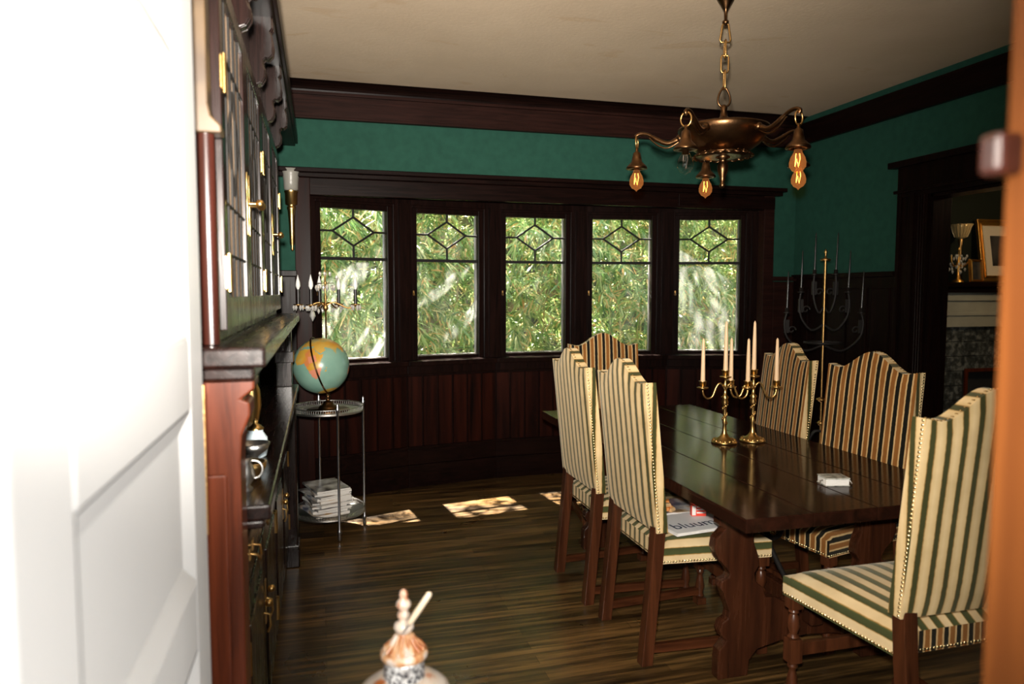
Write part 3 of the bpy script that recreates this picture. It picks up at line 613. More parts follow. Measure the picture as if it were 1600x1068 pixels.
inner = [(0, .30), (.03, .285), (.06, .30), (.10, .27), (.15, .30), (.19, .30), (.20, .34), (.235, .37), (.24, .40), (.22, .43), (.225, .47), (.245, .52), (.245, .58), (.215, .64), (.19, .66), (.18, .693)]
for yy in (2.335, 3.76):
    for s in (-1, 1):
        m = MB().prism([(s*a+TO[0], b) for a, b in half]+[(s*a+TO[0], b) for a, b in inner], lambda a, b: (a, yy-.024, b), lambda a, b: (a, yy+.024, b))
        m.build('trestle_side', 'trestle', T, off=TO, bevel=.004)
    MB().box(TX0+.08, TX1-.08, yy-.05, yy+.05, .655, .693).build('trestle_cleat', 'trestle', T, off=TO, bevel=.004)
    MB().box(TO[0]-.03, TO[0]+.03, yy+.024*(-1 if yy < 3 else 1), yy+.085*(-1 if yy < 3 else 1), .19, .25).build('stretcher_peg', 'trestle', T, off=TO, bevel=.01)
MB().box(TO[0]-.02, TO[0]+.02, 2.335, 3.76, .165, .275).build('stretcher', 'trestle', T, off=TO, bevel=.004)
for s in (-1, 1):
    y0 = 2.36 if s < 0 else 3.735; ym = TO[1]
    pts = spline([(TO[0], y0, .285), (TO[0], y0+(ym-y0)*.12, .30), (TO[0], y0+(ym-y0)*.3, .42), (TO[0], y0+(ym-y0)*.32, .52), (TO[0], y0+(ym-y0)*.22, .56), (TO[0], y0+(ym-y0)*.17, .50), (TO[0], y0+(ym-y0)*.3, .44), (TO[0], y0+(ym-y0)*.6, .58), (TO[0], y0+(ym-y0)*.85, .69)], 6)
    MB().tube(pts, .011, 8).build('iron_brace', 'iron', T, off=TO)

# ================================================================== DINING CHAIRS
def hump(u):
    a = abs(u)
    return .085*(.5+.5*cos(PI*min(1, a/.38))) + (.012*(a-.38)/.12 if a > .38 else 0)
def backrest(root):
    mb = MB(); nu, nv = 24, 14; W = .475; z0 = .535
    def pt(u, v, side):
        zt = 1.115+hump(u); z = z0+(zt-z0)*v; lean = -.232-.062*((z-z0)/.6)
        e = max(0, 1-(2*abs(u))**6)*max(0, 1-abs(2*v-1)**8)
        return ((u)*W*(1-.03*v*0), lean+side*(.024+.010*e), z)
    for side, mat in ((1, 0), (-1, 1)):
        v = []; f = []; uv = []
        for j in range(nv+1):
            for i in range(nu+1): v.append(pt(i/nu-.5, j/nv, side))
        for j in range(nv):
            for i in range(nu):
                a = j*(nu+1)+i; q = [a, a+1, a+nu+2, a+nu+1]; f.append(q); uv.append([(v[k][0]+2, v[k][2]) for k in q])
        mb.add(v, f, mat, True, uv)
    loop = [(i/nu-.5, 0) for i in range(nu)]+[(.5, j/nv) for j in range(nv)]+[(.5-i/nu, 1) for i in range(nu)]+[(-.5, 1-j/nv) for j in range(nv)]
    for k in range(len(loop)):
        a, b = loop[k], loop[(k+1) % len(loop)]
        p = [pt(*a, 1), pt(*b, 1), pt(*b, -1), pt(*a, -1)]
        sidey = abs(a[0]) == .5 and abs(b[0]) == .5
        uv = [((q[1]+.016+2.1 if sidey else q[0]+2), q[2]) for q in p]
        mb.add(p, [(0, 1, 2, 3)], 1, False, [uv])
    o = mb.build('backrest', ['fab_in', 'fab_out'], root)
    n = MB(); N_ = 46
    def stud(c, nrm):
        T = Matrix.Translation(c) @ Vector(nrm).to_track_quat('Z', 'Y').to_matrix().to_4x4()
        n.lathe([(.0052, 0), (.004, .0022), (.0001, .003)], n=6, T=T)
    for k in range(N_):
        v = (k+.5)/N_
        for u in (-.5, .5):
            p = pt(u, v, -1); stud((p[0], p[1]+.010, p[2]), (1 if u > 0 else -1, 0, 0))
    for k in range(36):
        u = (k+.5)/36-.5; p = pt(u, 1, -1); stud((p[0], p[1]+.010, p[2]+.0005), (0, 0, 1))
    n.build('nailheads', 'nail', o)
def seat(root, mats):
    mb = MB(); nx, ny = 20, 14; z0, z1 = .405, .50
    def top(i, j):
        x = i/nx*2-1; y = j/ny
        hw = .222+.043*y
        zz = z1-.028*max(abs(x)**8, (2*abs(y-.5))**8)+.008*(1-x*x)*(1-(2*y-1)**2)
        return (x*hw, -.222+.462*y, zz)
    v = [top(i, j) for j in range(ny+1) for i in range(nx+1)]
    f = []; uv = []
    for j in range(ny):
        for i in range(nx):
            a = j*(nx+1)+i; q = [a, a+1, a+nx+2, a+nx+1]; f.append(q); uv.append([((k % (nx+1))/nx*.5+2, v[k][1]) for k in q])
    mb.add(v, f, 0, True, uv)
    loop = [(i, 0) for i in range(nx)]+[(nx, j) for j in range(ny)]+[(nx-i, ny) for i in range(nx)]+[(0, ny-j) for j in range(ny)]
    for k in range(len(loop)):
        a, b = loop[k], loop[(k+1) % len(loop)]; A, C_ = top(*a), top(*b)
        p = [A, C_, (C_[0], C_[1], z0), (A[0], A[1], z0)]
        if a[0] == b[0]: s = 1 if a[0] else -1; uv = [((2.25 if s < 0 else 2.25)+s*(.25+A[2]-q[2]), q[1]) for q in p]; mt = 0
        else: uv = [(a[0]/nx*.5+2, A[2]), (b[0]/nx*.5+2, C_[2]), (b[0]/nx*.5+2, z0), (a[0]/nx*.5+2, z0)]; mt = 1 if a[1] == 0 else 0
        mb.add(p, [(0, 1, 2, 3)], mt, False, [uv])
    mb.add([(-.222, -.222, z0), (.222, -.222, z0), (.265, .24, z0), (-.265, .24, z0)], [(0, 1, 2, 3)], 2)
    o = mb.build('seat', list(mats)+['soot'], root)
    n = MB()
    for (a, b, nr) in (((-.222, -.222), (.222, -.222), (0, -1, 0)), ((.222, -.222), (.265, .24), (1, -.09, 0)), ((.265, .24), (-.265, .24), (0, 1, 0)), ((-.265, .24), (-.222, -.222), (-1, -.09, 0))):
        c = int(math.dist(a, b)/.0125)
        for k in range(c):
            t = (k+.5)/c; T = Matrix.Translation((a[0]+(b[0]-a[0])*t, a[1]+(b[1]-a[1])*t, z0+.008)) @ Vector(nr).to_track_quat('Z', 'Y').to_matrix().to_4x4()
            n.lathe([(.0052, 0), (.004, .0022), (.0001, .003)], n=6, T=T)
    n.build('nailheads', 'nail', o)
def make_chair(mats):
    r = thing('dining_chair', '', 'chair')
    seat(r, mats); backrest(r)
    for s in (-1, 1):
        x = s*.205; q = .024
        pts = [(-.285, 0), (-.262, .25), (-.247, .40), (-.235, .56)]
        m = MB(); rings = []
        for y, z in pts:
            rings.append([(x-q, y-q, z), (x+q, y-q, z), (x+q, y+q, z), (x-q, y+q, z)])
        v = [p for g in rings for p in g]; f = [(0, 3, 2, 1), (12, 13, 14, 15)]
        for k in range(3):
            for e in range(4): f.append((k*4+e, k*4+(e+1) % 4, k*4+4+(e+1) % 4, k*4+4+e))
        m.add(v, f).build('rear_leg', 'chairwood', r, bevel=.003)
        xf, yf = s*.238, .212; q = .023
        m = MB().box(xf-q, xf+q, yf-q, yf+q, .365, .405).box(xf-q, xf+q, yf-q, yf+q, .17, .255)
        m.lathe([(.012, .255), (.022, .262), (.013, .272), (.022, .30), (.019, .335), (.012, .345), (.020, .352), (.012, .365)], c=(xf, yf, 0), n=14)
        m.lathe([(.012, .03), (.021, .04), (.014, .055), (.022, .085), (.016, .12), (.011, .14), (.019, .155), (.012, .17)], c=(xf, yf, 0), n=14)
        m.box(xf-q, xf+q, yf-q, yf+q, 0, .03)
        m.build('front_leg', 'chairwood', r, bevel=.0015)
        a = Vector((x, -.262, .0)); b = Vector((xf, yf, 0)); d = b-a
        T_ = Matrix.Translation((a.x, a.y, 0)) @ Matrix.Rotation(math.atan2(d.y, d.x), 4, 'Z')
        MB().box(.01, d.length-.012, -.012, .012, .045, .080, T=T_).build('side_stretcher', 'chairwoodY', r, bevel=.002)
    MB().box(-.215, .215, .203, .223, .19, .235).build('front_stretcher', 'chairwood', r, bevel=.002)
    return r
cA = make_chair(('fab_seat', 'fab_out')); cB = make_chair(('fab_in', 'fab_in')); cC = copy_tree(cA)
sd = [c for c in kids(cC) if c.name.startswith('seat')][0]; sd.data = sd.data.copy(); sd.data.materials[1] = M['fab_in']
CH = 'striped dining chairs around the table'
for c, loc, rot, lab in (
    (cA, (1.505, 2.70), -90, 'striped dining chair with magazine and red carton on its seat'),
    (copy_tree(cA), (1.485, 3.275), -90, 'striped dining chair between the cluttered chair and the bay, seen from behind'),
    (cC, (1.83, 1.875), 0, 'striped dining chair at the near table end, beside the wooden doorpost'),
    (cB, (2.158, 2.655), 98, 'striped dining chair across the table, behind the small marbled box'),
    (copy_tree(cB), (2.148, 3.327), 82.5, 'striped dining chair standing behind the brass candelabra, across the table'),
    (copy_tree(cB), (1.80, 4.16), 173, 'striped dining chair at the table end next to the windows')):
    c.location = (loc[0], loc[1], 0); c.rotation_euler = (0, 0, R(rot)); c['label'] = lab; c['group'] = CH

# ================================================================== ON THE TABLE
def candelabrum(loc, rz, label):
    G = thing('brass_candelabrum', label, 'candelabrum', loc, rz, 'brass candelabra on the table')
    b = MB().lathe([(.058, 0), (.062, .004), (.060, .010), (.050, .016), (.035, .022), (.022, .032), (.014, .045)], n=28)
    for k in range(14):
        a = 2*PI*k/14; b.sphere((.050*cos(a), .050*sin(a), .012), .0085, 8, 6)
    b.build('base', 'brass', G)
    s = MB().lathe([(.014, .045), (.010, .06), (.009, .09), (.012, .10), (.008, .115), (.009, .17), (.012, .185), (.017, .20), (.012, .215), (.018, .225), (.008, .235), (.007, .27), (.013, .28), (.006, .295), (.006, .315), (.010, .32)], n=16)
    for k in range(16):
        a = k*.8; s.sphere((.010*cos(a), .010*sin(a), .095+k*.0062), .0062, 7, 5)
    s.build('stem', 'brass', G)
    def cup(m, x, y, z): return m.lathe([(.006, z-.012), (.026, z-.004), (.028, z), (.010, z+.002), (.010, z+.006), (.016, z+.010), (.017, z+.028), (.020, z+.031), (.015, z+.031), (.012, z+.012), (.001, z+.012)], c=(x, y, 0), n=16)
    cup(MB(), 0, 0, .325).build('candle_cup', 'brass', G)
    tops = [(0, 0, .338)]
    for sg in (-1, 1):
        A = MB().tube(bez((0, 0, .255), (sg*.03, 0, .33), (sg*.045, 0, .27), (sg*.058, 0, .235), 10)[:-1]+bez((sg*.058, 0, .235), (sg*.07, 0, .205), (sg*.112, 0, .21), (sg*.110, 0, .265), 10), .0052, 8)
        A = A.build('arm', 'brass', G); cup(MB(), sg*.110, 0, .272).build('candle_cup', 'brass', A); tops.append((sg*.110, 0, .285))
    m = Matrix.Translation(loc) @ Matrix.Rotation(rz, 4, 'Z')
    return [m @ Vector(t) for t in tops]
candle = MB().lathe([(.0112, 0), (.0112, .02), (.0088, .16), (.006, .235), (.0025, .243), (.0008, .245)], n=14)
cn = {}
def put_candle(p, h, label, group, tilt=0, mat='wax', name='taper_candle'):
    if mat not in cn: o = cn[mat] = candle.build(name, mat)
    else: o = cn[mat].copy(); COL.objects.link(o)
    o.location = p; o.scale = (1, 1, h/.245); o.rotation_euler = (0, R(tilt), 0)
    tag(o, label, 'candle', group); return o
for loc, rz, lb, nms in (
    ((1.892, 3.035, TZ), R(-14), 'brass candelabrum with three cream tapers, nearer the chair that holds the magazines', (
        'tall centre taper of the candelabrum nearer the chair that holds the magazines', 'taper on the arm reaching out towards the chair that holds the magazines', 'shorter taper on the inner arm of the candelabrum nearer the chair with magazines')),
    ((2.045, 3.03, TZ), R(-18), 'brass candelabrum with three cream tapers, nearer the two chairs across the table', (
        'tall centre taper of the candelabrum nearer the two chairs across the table', 'taper on the inner arm of the candelabrum nearer the chairs across the table', 'taper on the arm reaching out towards the two chairs across the table'))):
    t = candelabrum(loc, rz, lb)
    for p, h, nm in zip(t, (.255, .225, .225), nms): put_candle(p, h, nm, 'cream tapers on the table')
def tidy(o, loc, rz=0): o.location = loc; o.rotation_euler = (0, 0, rz); return o
b = tidy(MB().box(-.045, .045, -.034, .034, .002, .026).build('patterned_box', 'pages', bevel=.002), (1.885, 2.262, TZ), R(-12))
tag(b, 'small flat box with marbled grey lid lying on the dining table', 'box')
MB().box(-.047, .047, -.036, .036, .026, .031).box(-.047, .047, -.036, .036, 0, .003).build('box_lid', 'marble', b, bevel=.001)
for s in (-1, 1): MB().tube([(s*.047, -.01, .018), (s*.058, -.012, .016), (s*.062, -.022, .006)], .003, 6).build('clasp', 'silver', b)

# on the seat of the near side chair
ZS = .5085
mg = tidy(MB().box(-.105, .105, -.14, .14, .001, .011).build('magazine', 'pages'), (1.475, 2.605, ZS), R(97)); tag(mg, 'white magazine with a dark blue title on the striped chair seat', 'magazine')
MB().box(-.107, .107, -.142, .142, .011, .012).box(-.107, .107, -.142, .142, 0, .001).build('cover', 'paper', mg)
def lettering(txt, size, mat, parent, loc, rz=0):
    cu = bpy.data.curves.new('lettering', 'FONT'); cu.body = txt; cu.size = size; cu.extrude = .0004; cu.align_x = 'CENTER'
    o = bpy.data.objects.new('lettering', cu); COL.objects.link(o)
    dg = bpy.context.evaluated_depsgraph_get(); me = bpy.data.meshes.new_from_object(o.evaluated_get(dg))
    bpy.data.objects.remove(o); bpy.data.curves.remove(cu)
    q = bpy.data.objects.new('title_lettering', me); me.materials.clear(); me.materials.append(M[mat]); COL.objects.link(q)
    q.parent = parent; q.location = loc; q.rotation_euler = (0, 0, rz); return q
lettering('bluum', .085, 'ink', mg, (-.062, .012, .0125), R(-90))
m2 = tidy(MB().box(-.10, .10, -.13, .13, .001, .010).build('magazine', 'pages'), (1.475, 2.832, ZS+.0005), R(86)); tag(m2, 'grey printed magazine under the clear box on the chair seat', 'magazine')
MB().box(-.102, .102, -.132, .132, .010, .011).box(-.102, .102, -.132, .132, 0, .001).build('cover', 'cover2', m2)
cb_ = tidy(MB().box(-.08, .08, -.06, .06, 0, .0015).box(-.08, -.0785, -.06, .06, 0, .06).box(.0785, .08, -.06, .06, 0, .06).box(-.08, .08, -.06, -.0585, 0, .06).box(-.08, .08, .0585, .06, 0, .06).build('clear_box', 'glass'), (1.43, 2.79, ZS+.012), R(8)); tag(cb_, 'clear plastic box holding orange wrapped sweets on the chair seat', 'box')
MB().box(-.081, .081, -.061, .061, .06, .062).build('box_lid', 'glass', cb_)
rnd = random.Random(5)
for k in range(7):
    p = MB().prism([(-.022, -.012), (.020, -.016), (.024, .010), (-.004, .020)], lambda a, b: (a, b, 0), lambda a, b: (a*.9+.003, b*.8, .016)).build('wrapped_sweet', ['orange', 'tan', 'orange'][k % 3], bevel=.003)
    p.location = (1.43+rnd.uniform(-.045, .045), 2.79+rnd.uniform(-.03, .03), ZS+.0145+.014*(k//4)); p.rotation_euler = (R(rnd.uniform(-10, 10)), R(rnd.uniform(-10, 10)), rnd.uniform(0, 6))
    tag(p, 'small orange or tan wrapped sweet inside the clear plastic box', 'sweet', 'sweets in the clear box')
rb = tidy(MB().box(-.032, .032, -.012, .012, 0, .062).build('red_carton', 'redpack', bevel=.002), (1.545, 2.668, ZS+.0125), R(-12)); tag(rb, 'small red carton with white print standing on the magazine', 'carton')
MB().box(-.030, -.014, -.0126, -.012, .004, .045).box(-.010, .028, -.0126, -.012, .012, .018).box(-.010, .028, -.0126, -.012, .026, .031).box(-.010, .022, -.0126, -.012, .038, .042).build('printed_panel', 'white2', rb)
for yy, zz_ in ((2.96, .012), (2.88, .0)):
    pass

# ================================================================== CHANDELIER
CX, CY = 1.826, 2.99
G = thing('chandelier', 'bronze pan chandelier with five drop lamps hanging over the table', 'chandelier', (CX, CY, ZC))
co = (0, 0, ZC)
MB().lathe([(.001, .0), (.075, .0), (.073, -.012), (.045, -.045), (.020, -.085), (.012, -.10), (.008, -.105), (.007, -.15), (.015, -.155), (.015, -.165), (.006, -.172), (.001, -.175)], n=28).build('canopy', 'bronze', G)
# chain
def link(pts, r, nm, mat='brassd'): MB().tube(pts, r, 6, closed=True).build(nm, mat, G)
def rect(w, z0, z1, ax, t=0.): 
    P = [(-w, z0), (w*(1-t), z0)] if False else [(-w, z0), (w, z0), (w*(1-t), z1), (-w*(1-t), z1)]
    Q = []
    for i in range(4):
        a, b = P[i], P[(i+1) % 4]
        for k in (.12, .88): Q.append((a[0]+(b[0]-a[0])*k, a[1]+(b[1]-a[1])*k))
    return [((a*cos(ax), a*sin(ax), z)) for a, z in Q]
va = R(-16)
link(rect(.026, -0.2498, -0.1650, va, .5), .0045, 'chain_link'); link(rect(.013, -0.3176, -0.2413, va+PI/2), .004, 'chain_link')
link(rect(.017, -0.3855, -0.3092, va), .0045, 'chain_link'); link(rect(.013, -0.4618, -0.3770, va+PI/2), .004, 'chain_link')
link([((.027*sin(t)*(1-.35*cos(t)))*cos(va), (.027*sin(t)*(1-.35*cos(t)))*sin(va), -.498+.045*cos(t)) for t in [2*PI*k/20 for k in range(20)]], .0055, 'chain_link', 'bronze')
MB().lathe([(.001, -.530), (.010, -.533), (.017, -.546), (.014, -.562), (.017, -.584), (.024, -.594), (.055, -.605), (.072, -.613), (.095, -.624), (.185, -.632), (.205, -.638), (.207, -.648), (.198, -.668), (.165, -.714), (.115, -.748), (.08, -.758), (.001, -.762)], n=40).build('pan', 'bronze', G)
m = MB()
for k in range(20):
    a = 2*PI*k/20; c = Vector((.118*cos(a), .118*sin(a), -.758))
    m.tube([c+Vector((.022*cos(t)*-sin(a)+.018*sin(t)*cos(a), .022*cos(t)*cos(a)+.018*sin(t)*sin(a), -.012*sin(t))) for t in [2*PI*q/10 for q in range(10)]], .0045, 6, closed=True)
m.lathe([(.09, -.750), (.128, -.757), (.125, -.765), (.08, -.770)], n=32)
m.build('openwork_rim', 'bronze', G)
MB().lathe([(.03, -.765), (.034, -.774), (.016, -.783), (.018, -.797), (.026, -.81), (.024, -.833), (.013, -.864), (.010, -.887), (.014, -.897), (.012, -.909), (.001, -.915)], n=24).build('finial', 'bronze', G)
RL = .405
vdir = math.atan2(-CY, -CX)     # bearing of the doorway seen from the chandelier
for k, dph in enumerate((-22, 48, 120, 192, 264)):
    a = vdir + R(dph); ca, sa = cos(a), sin(a)
    P = lambda r, z: (r*ca, r*sa, z)
    A = MB().tube(spline([P(.180, -.665), P(.205, -.672), P(.255, -.688), P(.305, -.668), P(.350, -.640), P(.387, -.632), P(.410, -.642), P(RL, -.655)], 5), [.014]*8+[.0115]*10+[.009]*18, 10)
    A.tube(spline([P(.19, -.675), P(.25, -.708), P(.30, -.695), P(.345, -.655)], 5), .005, 6).sphere(P(.198, -.668), .02, 12, 8)
    A = A.build('arm', 'bronze', G)
    t = (-sa, ca)
    MB().tube([(RL*ca+.024*cos(q)*t[0], RL*sa+.024*cos(q)*t[1], -.673+.030*sin(q)) for q in [2*PI*i/20 for i in range(20)]], .0042, 6, closed=True).build('hanging_ring', 'brassd', A)
    MB().lathe([(.004, -.695), (.007, -.70), (.007, -.715), (.017, -.722), (.022, -.745), (.026, -.765), (.046, -.785), (.052, -.795), (.050, -.80), (.032, -.80), (.018, -.79), (.014, -.79), (.014, -.82), (.001, -.82)], c=(RL*ca, RL*sa, 0), n=24).build('socket_cap', 'bronze', A)
    lit = k != 0
    Bb = MB().lathe([(.013, -.80), (.017, -.815), (.029, -.836), (.0345, -.857), (.033, -.875), (.022, -.891), (.008, -.899), (.003, -.904), (.0005, -.908)], c=(RL*ca, RL*sa, 0), n=20).build('bulb', 'amber' if lit else 'glass', A)
    f = MB()
    z = [(-.008, -.82), (-.011, -.873), (-.004, -.842), (.003, -.876), (.010, -.840), (.007, -.82)]
    f.tube([(RL*ca+x*cos(va), RL*sa+x*sin(va), q) for x, q in z], 0.0012 if lit else .0007, 6)
    f.build('filament', 'fil' if lit else 'filoff', Bb)

# ================================================================== FLOOR CANDELABRUM
G = thing('floor_candelabrum', 'tall dark iron and copper floor candelabrum with black tapers by the wainscot', 'candelabrum', (3.315, 4.12, 0), R(-20))
MB().cyl((0, 0, .30), (0, 0, 1.70), .0085).lathe([(.012, .56), (.03, .575), (.012, .59)]).lathe([(.010, .72), (.034, .735), (.034, .742), (.010, .755)]).lathe([(.03, 1.685), (.036, 1.695), (.006, 1.705), (.005, 1.73), (.012, 1.745), (.001, 1.765)]).build('pole', 'brassd', G)
for k in range(3):
    a = 2*PI*k/3+.9
    MB().tube(spline([(0, 0, .52), (.05*cos(a), .05*sin(a), .50), (.11*cos(a), .11*sin(a), .34), (.20*cos(a), .20*sin(a), .10), (.27*cos(a), .27*sin(a), .012), (.30*cos(a), .30*sin(a), .03)], 5), .011, 8).build('leg', 'iron', G)
sp = []
for s in (-1, 1):
    for q, (x, z) in enumerate(((.07, 1.595), (.155, 1.475), (.245, 1.335))):
        A = MB().tube(spline([(0, 0, z-.22), (s*x*.5, 0, z-.26), (s*x*.95, 0, z-.18), (s*x*1.06, 0, z-.08), (s*x, 0, z)], 6), .008, 8)
        A.tube([(s*(x-.035)+.028*cos(t)*(1-t/9), 0, z-.12+.028*sin(t)*(1-t/9)) for t in [i*.5 for i in range(14)]], .006, 6)
        A.lathe([(.004, z-.01), (.026, z), (.012, z+.004), (.013, z+.03), (.009, z+.03), (.001, z+.01)], c=(s*x, 0, 0), n=14)
        A.box(s*x-.016, s*x+.016, -.006, .006, z-.14, z-.05)
        A.build('arm', 'iron', G); sp.append((s*x, z+.012))
MB().tube([(.12*cos(t), .12*sin(t), 1.13) for t in [2*PI*i/24 for i in range(24)]], .008, 6, closed=True).box(-.12, .12, -.005, .005, 1.125, 1.135).build('lower_ring', 'iron', G)
Mx = Matrix.Translation((3.315, 4.12, 0)) @ Matrix.Rotation(R(-20), 4, 'Z')
for x, z in sp:
    o = put_candle(Mx @ Vector((x, 0, z)), .27, 'thin black taper on the tall floor candelabrum by the wainscot', 'black tapers on the floor candelabrum', 0, 'blackwax'); o.scale = (.6, .6, .27/.245)
    o.rotation_euler = (0, R(2.2 if x > 0 else 1), 0)

# ================================================================== NEXT ROOM
FO = (5.75, 5.02, 0)
F_ = thing('fireplace', 'pale painted fireplace with slate tiles seen through the opening', 'fireplace', FO)
MB().box(4.9, 6.6, 4.86, 5.10, 1.52, 1.56).box(4.95, 6.55, 4.90, 5.10, 1.47, 1.52).build('mantel_shelf', 'mahogX', F_, off=FO, bevel=.006)
MB().box(5.0, 6.5, 4.96, 5.10, 1.17, 1.47).box(5.0, 6.5, 4.94, 4.96, 1.40, 1.46).box(5.0, 6.5, 4.945, 4.96, 1.27, 1.30).box(5.0, 5.22, 4.94, 5.10, 0, 1.17).box(6.28, 6.5, 4.94, 5.10, 0, 1.17).build('surround', 'mantel', F_, off=FO, bevel=.004)
mb = MB()
for i in range(8):
    for j in range(9):
        x = 5.22+i*.133; z = j*.13
        if 5.5 < x+.06 < 6.0 and z < .75: continue
        mb.box(x+.002, x+.131, 5.0, 5.10, z+.002, z+.128)
mb.build('tiles', 'tile', F_, off=FO, bevel=.003)
MB().box(5.22, 6.28, 5.06, 5.10, 0, 1.17).build('firebox', 'soot', F_, off=FO)
MB().box(5.50, 5.53, 4.985, 5.0, 0, .80).box(5.97, 6.0, 4.985, 5.0, 0, .80).box(5.53, 5.97, 4.985, 5.0, .77, .80).build('fire_opening_frame', 'redwood', F_, off=FO)
G = thing('glass_lamp', 'amber ribbed glass goblet lamp on the fireplace mantel', 'lamp', (5.385, 4.985, 1.56))
MB().lathe([(.042, 0), (.042, .012), (.02, .03), (.012, .08), (.022, .14), (.010, .20), (.010, .30), (.02, .36), (.016, .375)]).build('lamp_stem', 'brassd', G)
m = MB()
prof = [(.016, .375), (.045, .39), (.062, .43), (.072, .47), (.088, .50), (.084, .50), (.066, .47), (.056, .43), (.04, .395), (.001, .385)]
m.lathe(prof, n=36)
for k in range(18):
    a = 2*PI*k/18; m.tube([((r+.001)*cos(a), (r+.001)*sin(a), z) for r, z in prof[1:5]], .003, 5)
m.build('lamp_shade', 'ribbed', G)
G = thing('crystal_girandole', 'small gilt girandole with crystal drops beside the glass lamp on the mantel', 'candelabrum', (5.31, 4.93, 1.56))
MB().lathe([(.045, 0), (.045, .01), (.012, .03), (.008, .12), (.016, .16), (.006, .2), (.006, .27), (.014, .28), (.001, .30)]).tube(bez((0, 0, .16), (.05, 0, .10), (.10, 0, .16), (.12, 0, .20)), .006, 6).tube(bez((0, 0, .16), (-.05, 0, .10), (-.08, 0, .16), (-.075, 0, .23)), .006, 6).build('gilt_stem', 'gold', G)
mb0 = None
for k in range(30):
    a = k*2.4; r = .03+.09*((k*7) % 10)/10
    if mb0 is None: c = mb0 = MB().lathe([(.0005, -.03), (.010, -.012), (.006, 0), (.001, .004)], n=6, smooth=False).build('crystal_drop', 'crystal', G)
    else: c = mb0.copy(); COL.objects.link(c); c.parent = G
    c.location = (r*cos(a), r*sin(a)*.22, .235 - .16*((k*3) % 7)/7)
def frame(name, label, loc, rz, tilt, w, h, fw, mats):
    G = thing(name, label, 'picture frame', loc, rz); G.rotation_euler = (R(tilt), 0, rz)
    m = MB()
    for q, (a, b, d) in enumerate(((0, .35, .030), (.35, .75, .018), (.75, 1, .026))):
        o0, o1 = fw*a, fw*b
        m.box(-w/2+o0, w/2-o0, -d, 0, o0, o1).box(-w/2+o0, w/2-o0, -d, 0, h-o1, h-o0).box(-w/2+o0, -w/2+o1, -d, 0, o1, h-o1).box(w/2-o1, w/2-o0, -d, 0, o1, h-o1)
    m.build('frame_moulding', mats[0], G, bevel=.003)
    g = .25*w if mats[1] else 0
    if mats[1]: MB().box(-w/2+fw, w/2-fw, -.010, -.006, fw, h-fw).build('mat_board', mats[1], G)
    k = fw+(.09 if mats[1] else 0)
    MB().box(-w/2+k, w/2-k, -.014, -.010, k, h-k).build('picture', mats[2], G)
    return G
frame('picture_frame', 'large gilt frame with cream mat leaning on the mantel', (5.98, 4.985, 1.562), 0, -9, .72, .56, .055, ('gold', 'mat', 'canvas'))
frame('picture_frame', 'small gilt frame standing on the mantel beside the crystal girandole', (5.445, 4.885, 1.562), R(8), -5, .15, .19, .018, ('gold', None, 'canvas'))

# ================================================================== JAR NEAR THE CAMERA
JX, JY = .137, 1.262
P_ = tag(MB().lathe([(.10, 0), (.10, .03), (.05, .06), (.035, .12), (.045, .30), (.03, .45), (.05, .56), (.078, .595), (.078, .612), (.001, .612)], n=28).build('turned_pedestal', 'redwood', off=(0, 0, 0)), 'slim turned wooden pedestal under the ornate lidded jar', 'pedestal'); P_.location = (JX, JY, 0)
G = thing('ornate_jar', 'ornate copper and alabaster jar with a tiered finial lid close to the doorway', 'jar', (JX, JY, .612))
MB().lathe([(.045, .0), (.05, .008), (.035, .02), (.06, .05), (.088, .09), (.090, .115), (.082, .135), (.066, .148), (.060, .150), (.050, .158), (.043, .161), (.001, .162)], n=48).build('jar_body', 'alab', G)
MB().lathe([(.0385, .161), (.0375, .166), (.0365, .190), (.0375, .196), (.001, .197)], n=48).build('filigree_band', 'filig', G)
m = MB().lathe([(.038, .195), (.0425, .198), (.0435, .203), (.0425, .208), (.034, .213), (.022, .224), (.014, .238), (.011, .242)], n=48)
for k in range(16):
    a = 2*PI*k/16; m.tube([(r*cos(a), r*sin(a), z) for r, z in ((.036, .2125), (.023, .2245), (.014, .239))], [.004, .003, .002], 6)
m.build('jar_lid', 'copper', G)
MB().lathe([(.010, .240), (.014, .244), (.0185, .251), (.0175, .258), (.010, .263), (.008, .266), (.0115, .272), (.0115, .277), (.008, .282), (.0085, .285), (.0135, .292), (.0130, .298), (.0085, .303), (.0065, .306), (.0078, .312), (.006, .319), (.0005, .323)], n=28).build('lid_finial', 'alab', G)
s = Vector((cos(R(-15)), sin(R(-15)), 0)); b0 = Vector((JX, JY, .862))+s*(-.004)+Vector((0, -.022, 0)); d = (s*.052+Vector((0, 0, .079))).normalized()
k_ = MB().tube([b0, b0+d*.022], [.0012, .0024], 8).build('bone_handled_spreader', 'steel', off=tuple(b0)); tag(k_, 'pale handled spreader leaning against the finial of the ornate jar', 'spreader')
MB().tube([b0+d*.020, b0+d*.028, b0+d*.05, b0+d*.086, b0+d*.090], [.003, .0055, .0058, .0055, .003], 12).build('bone_handle', 'bone', k_, off=tuple(b0))

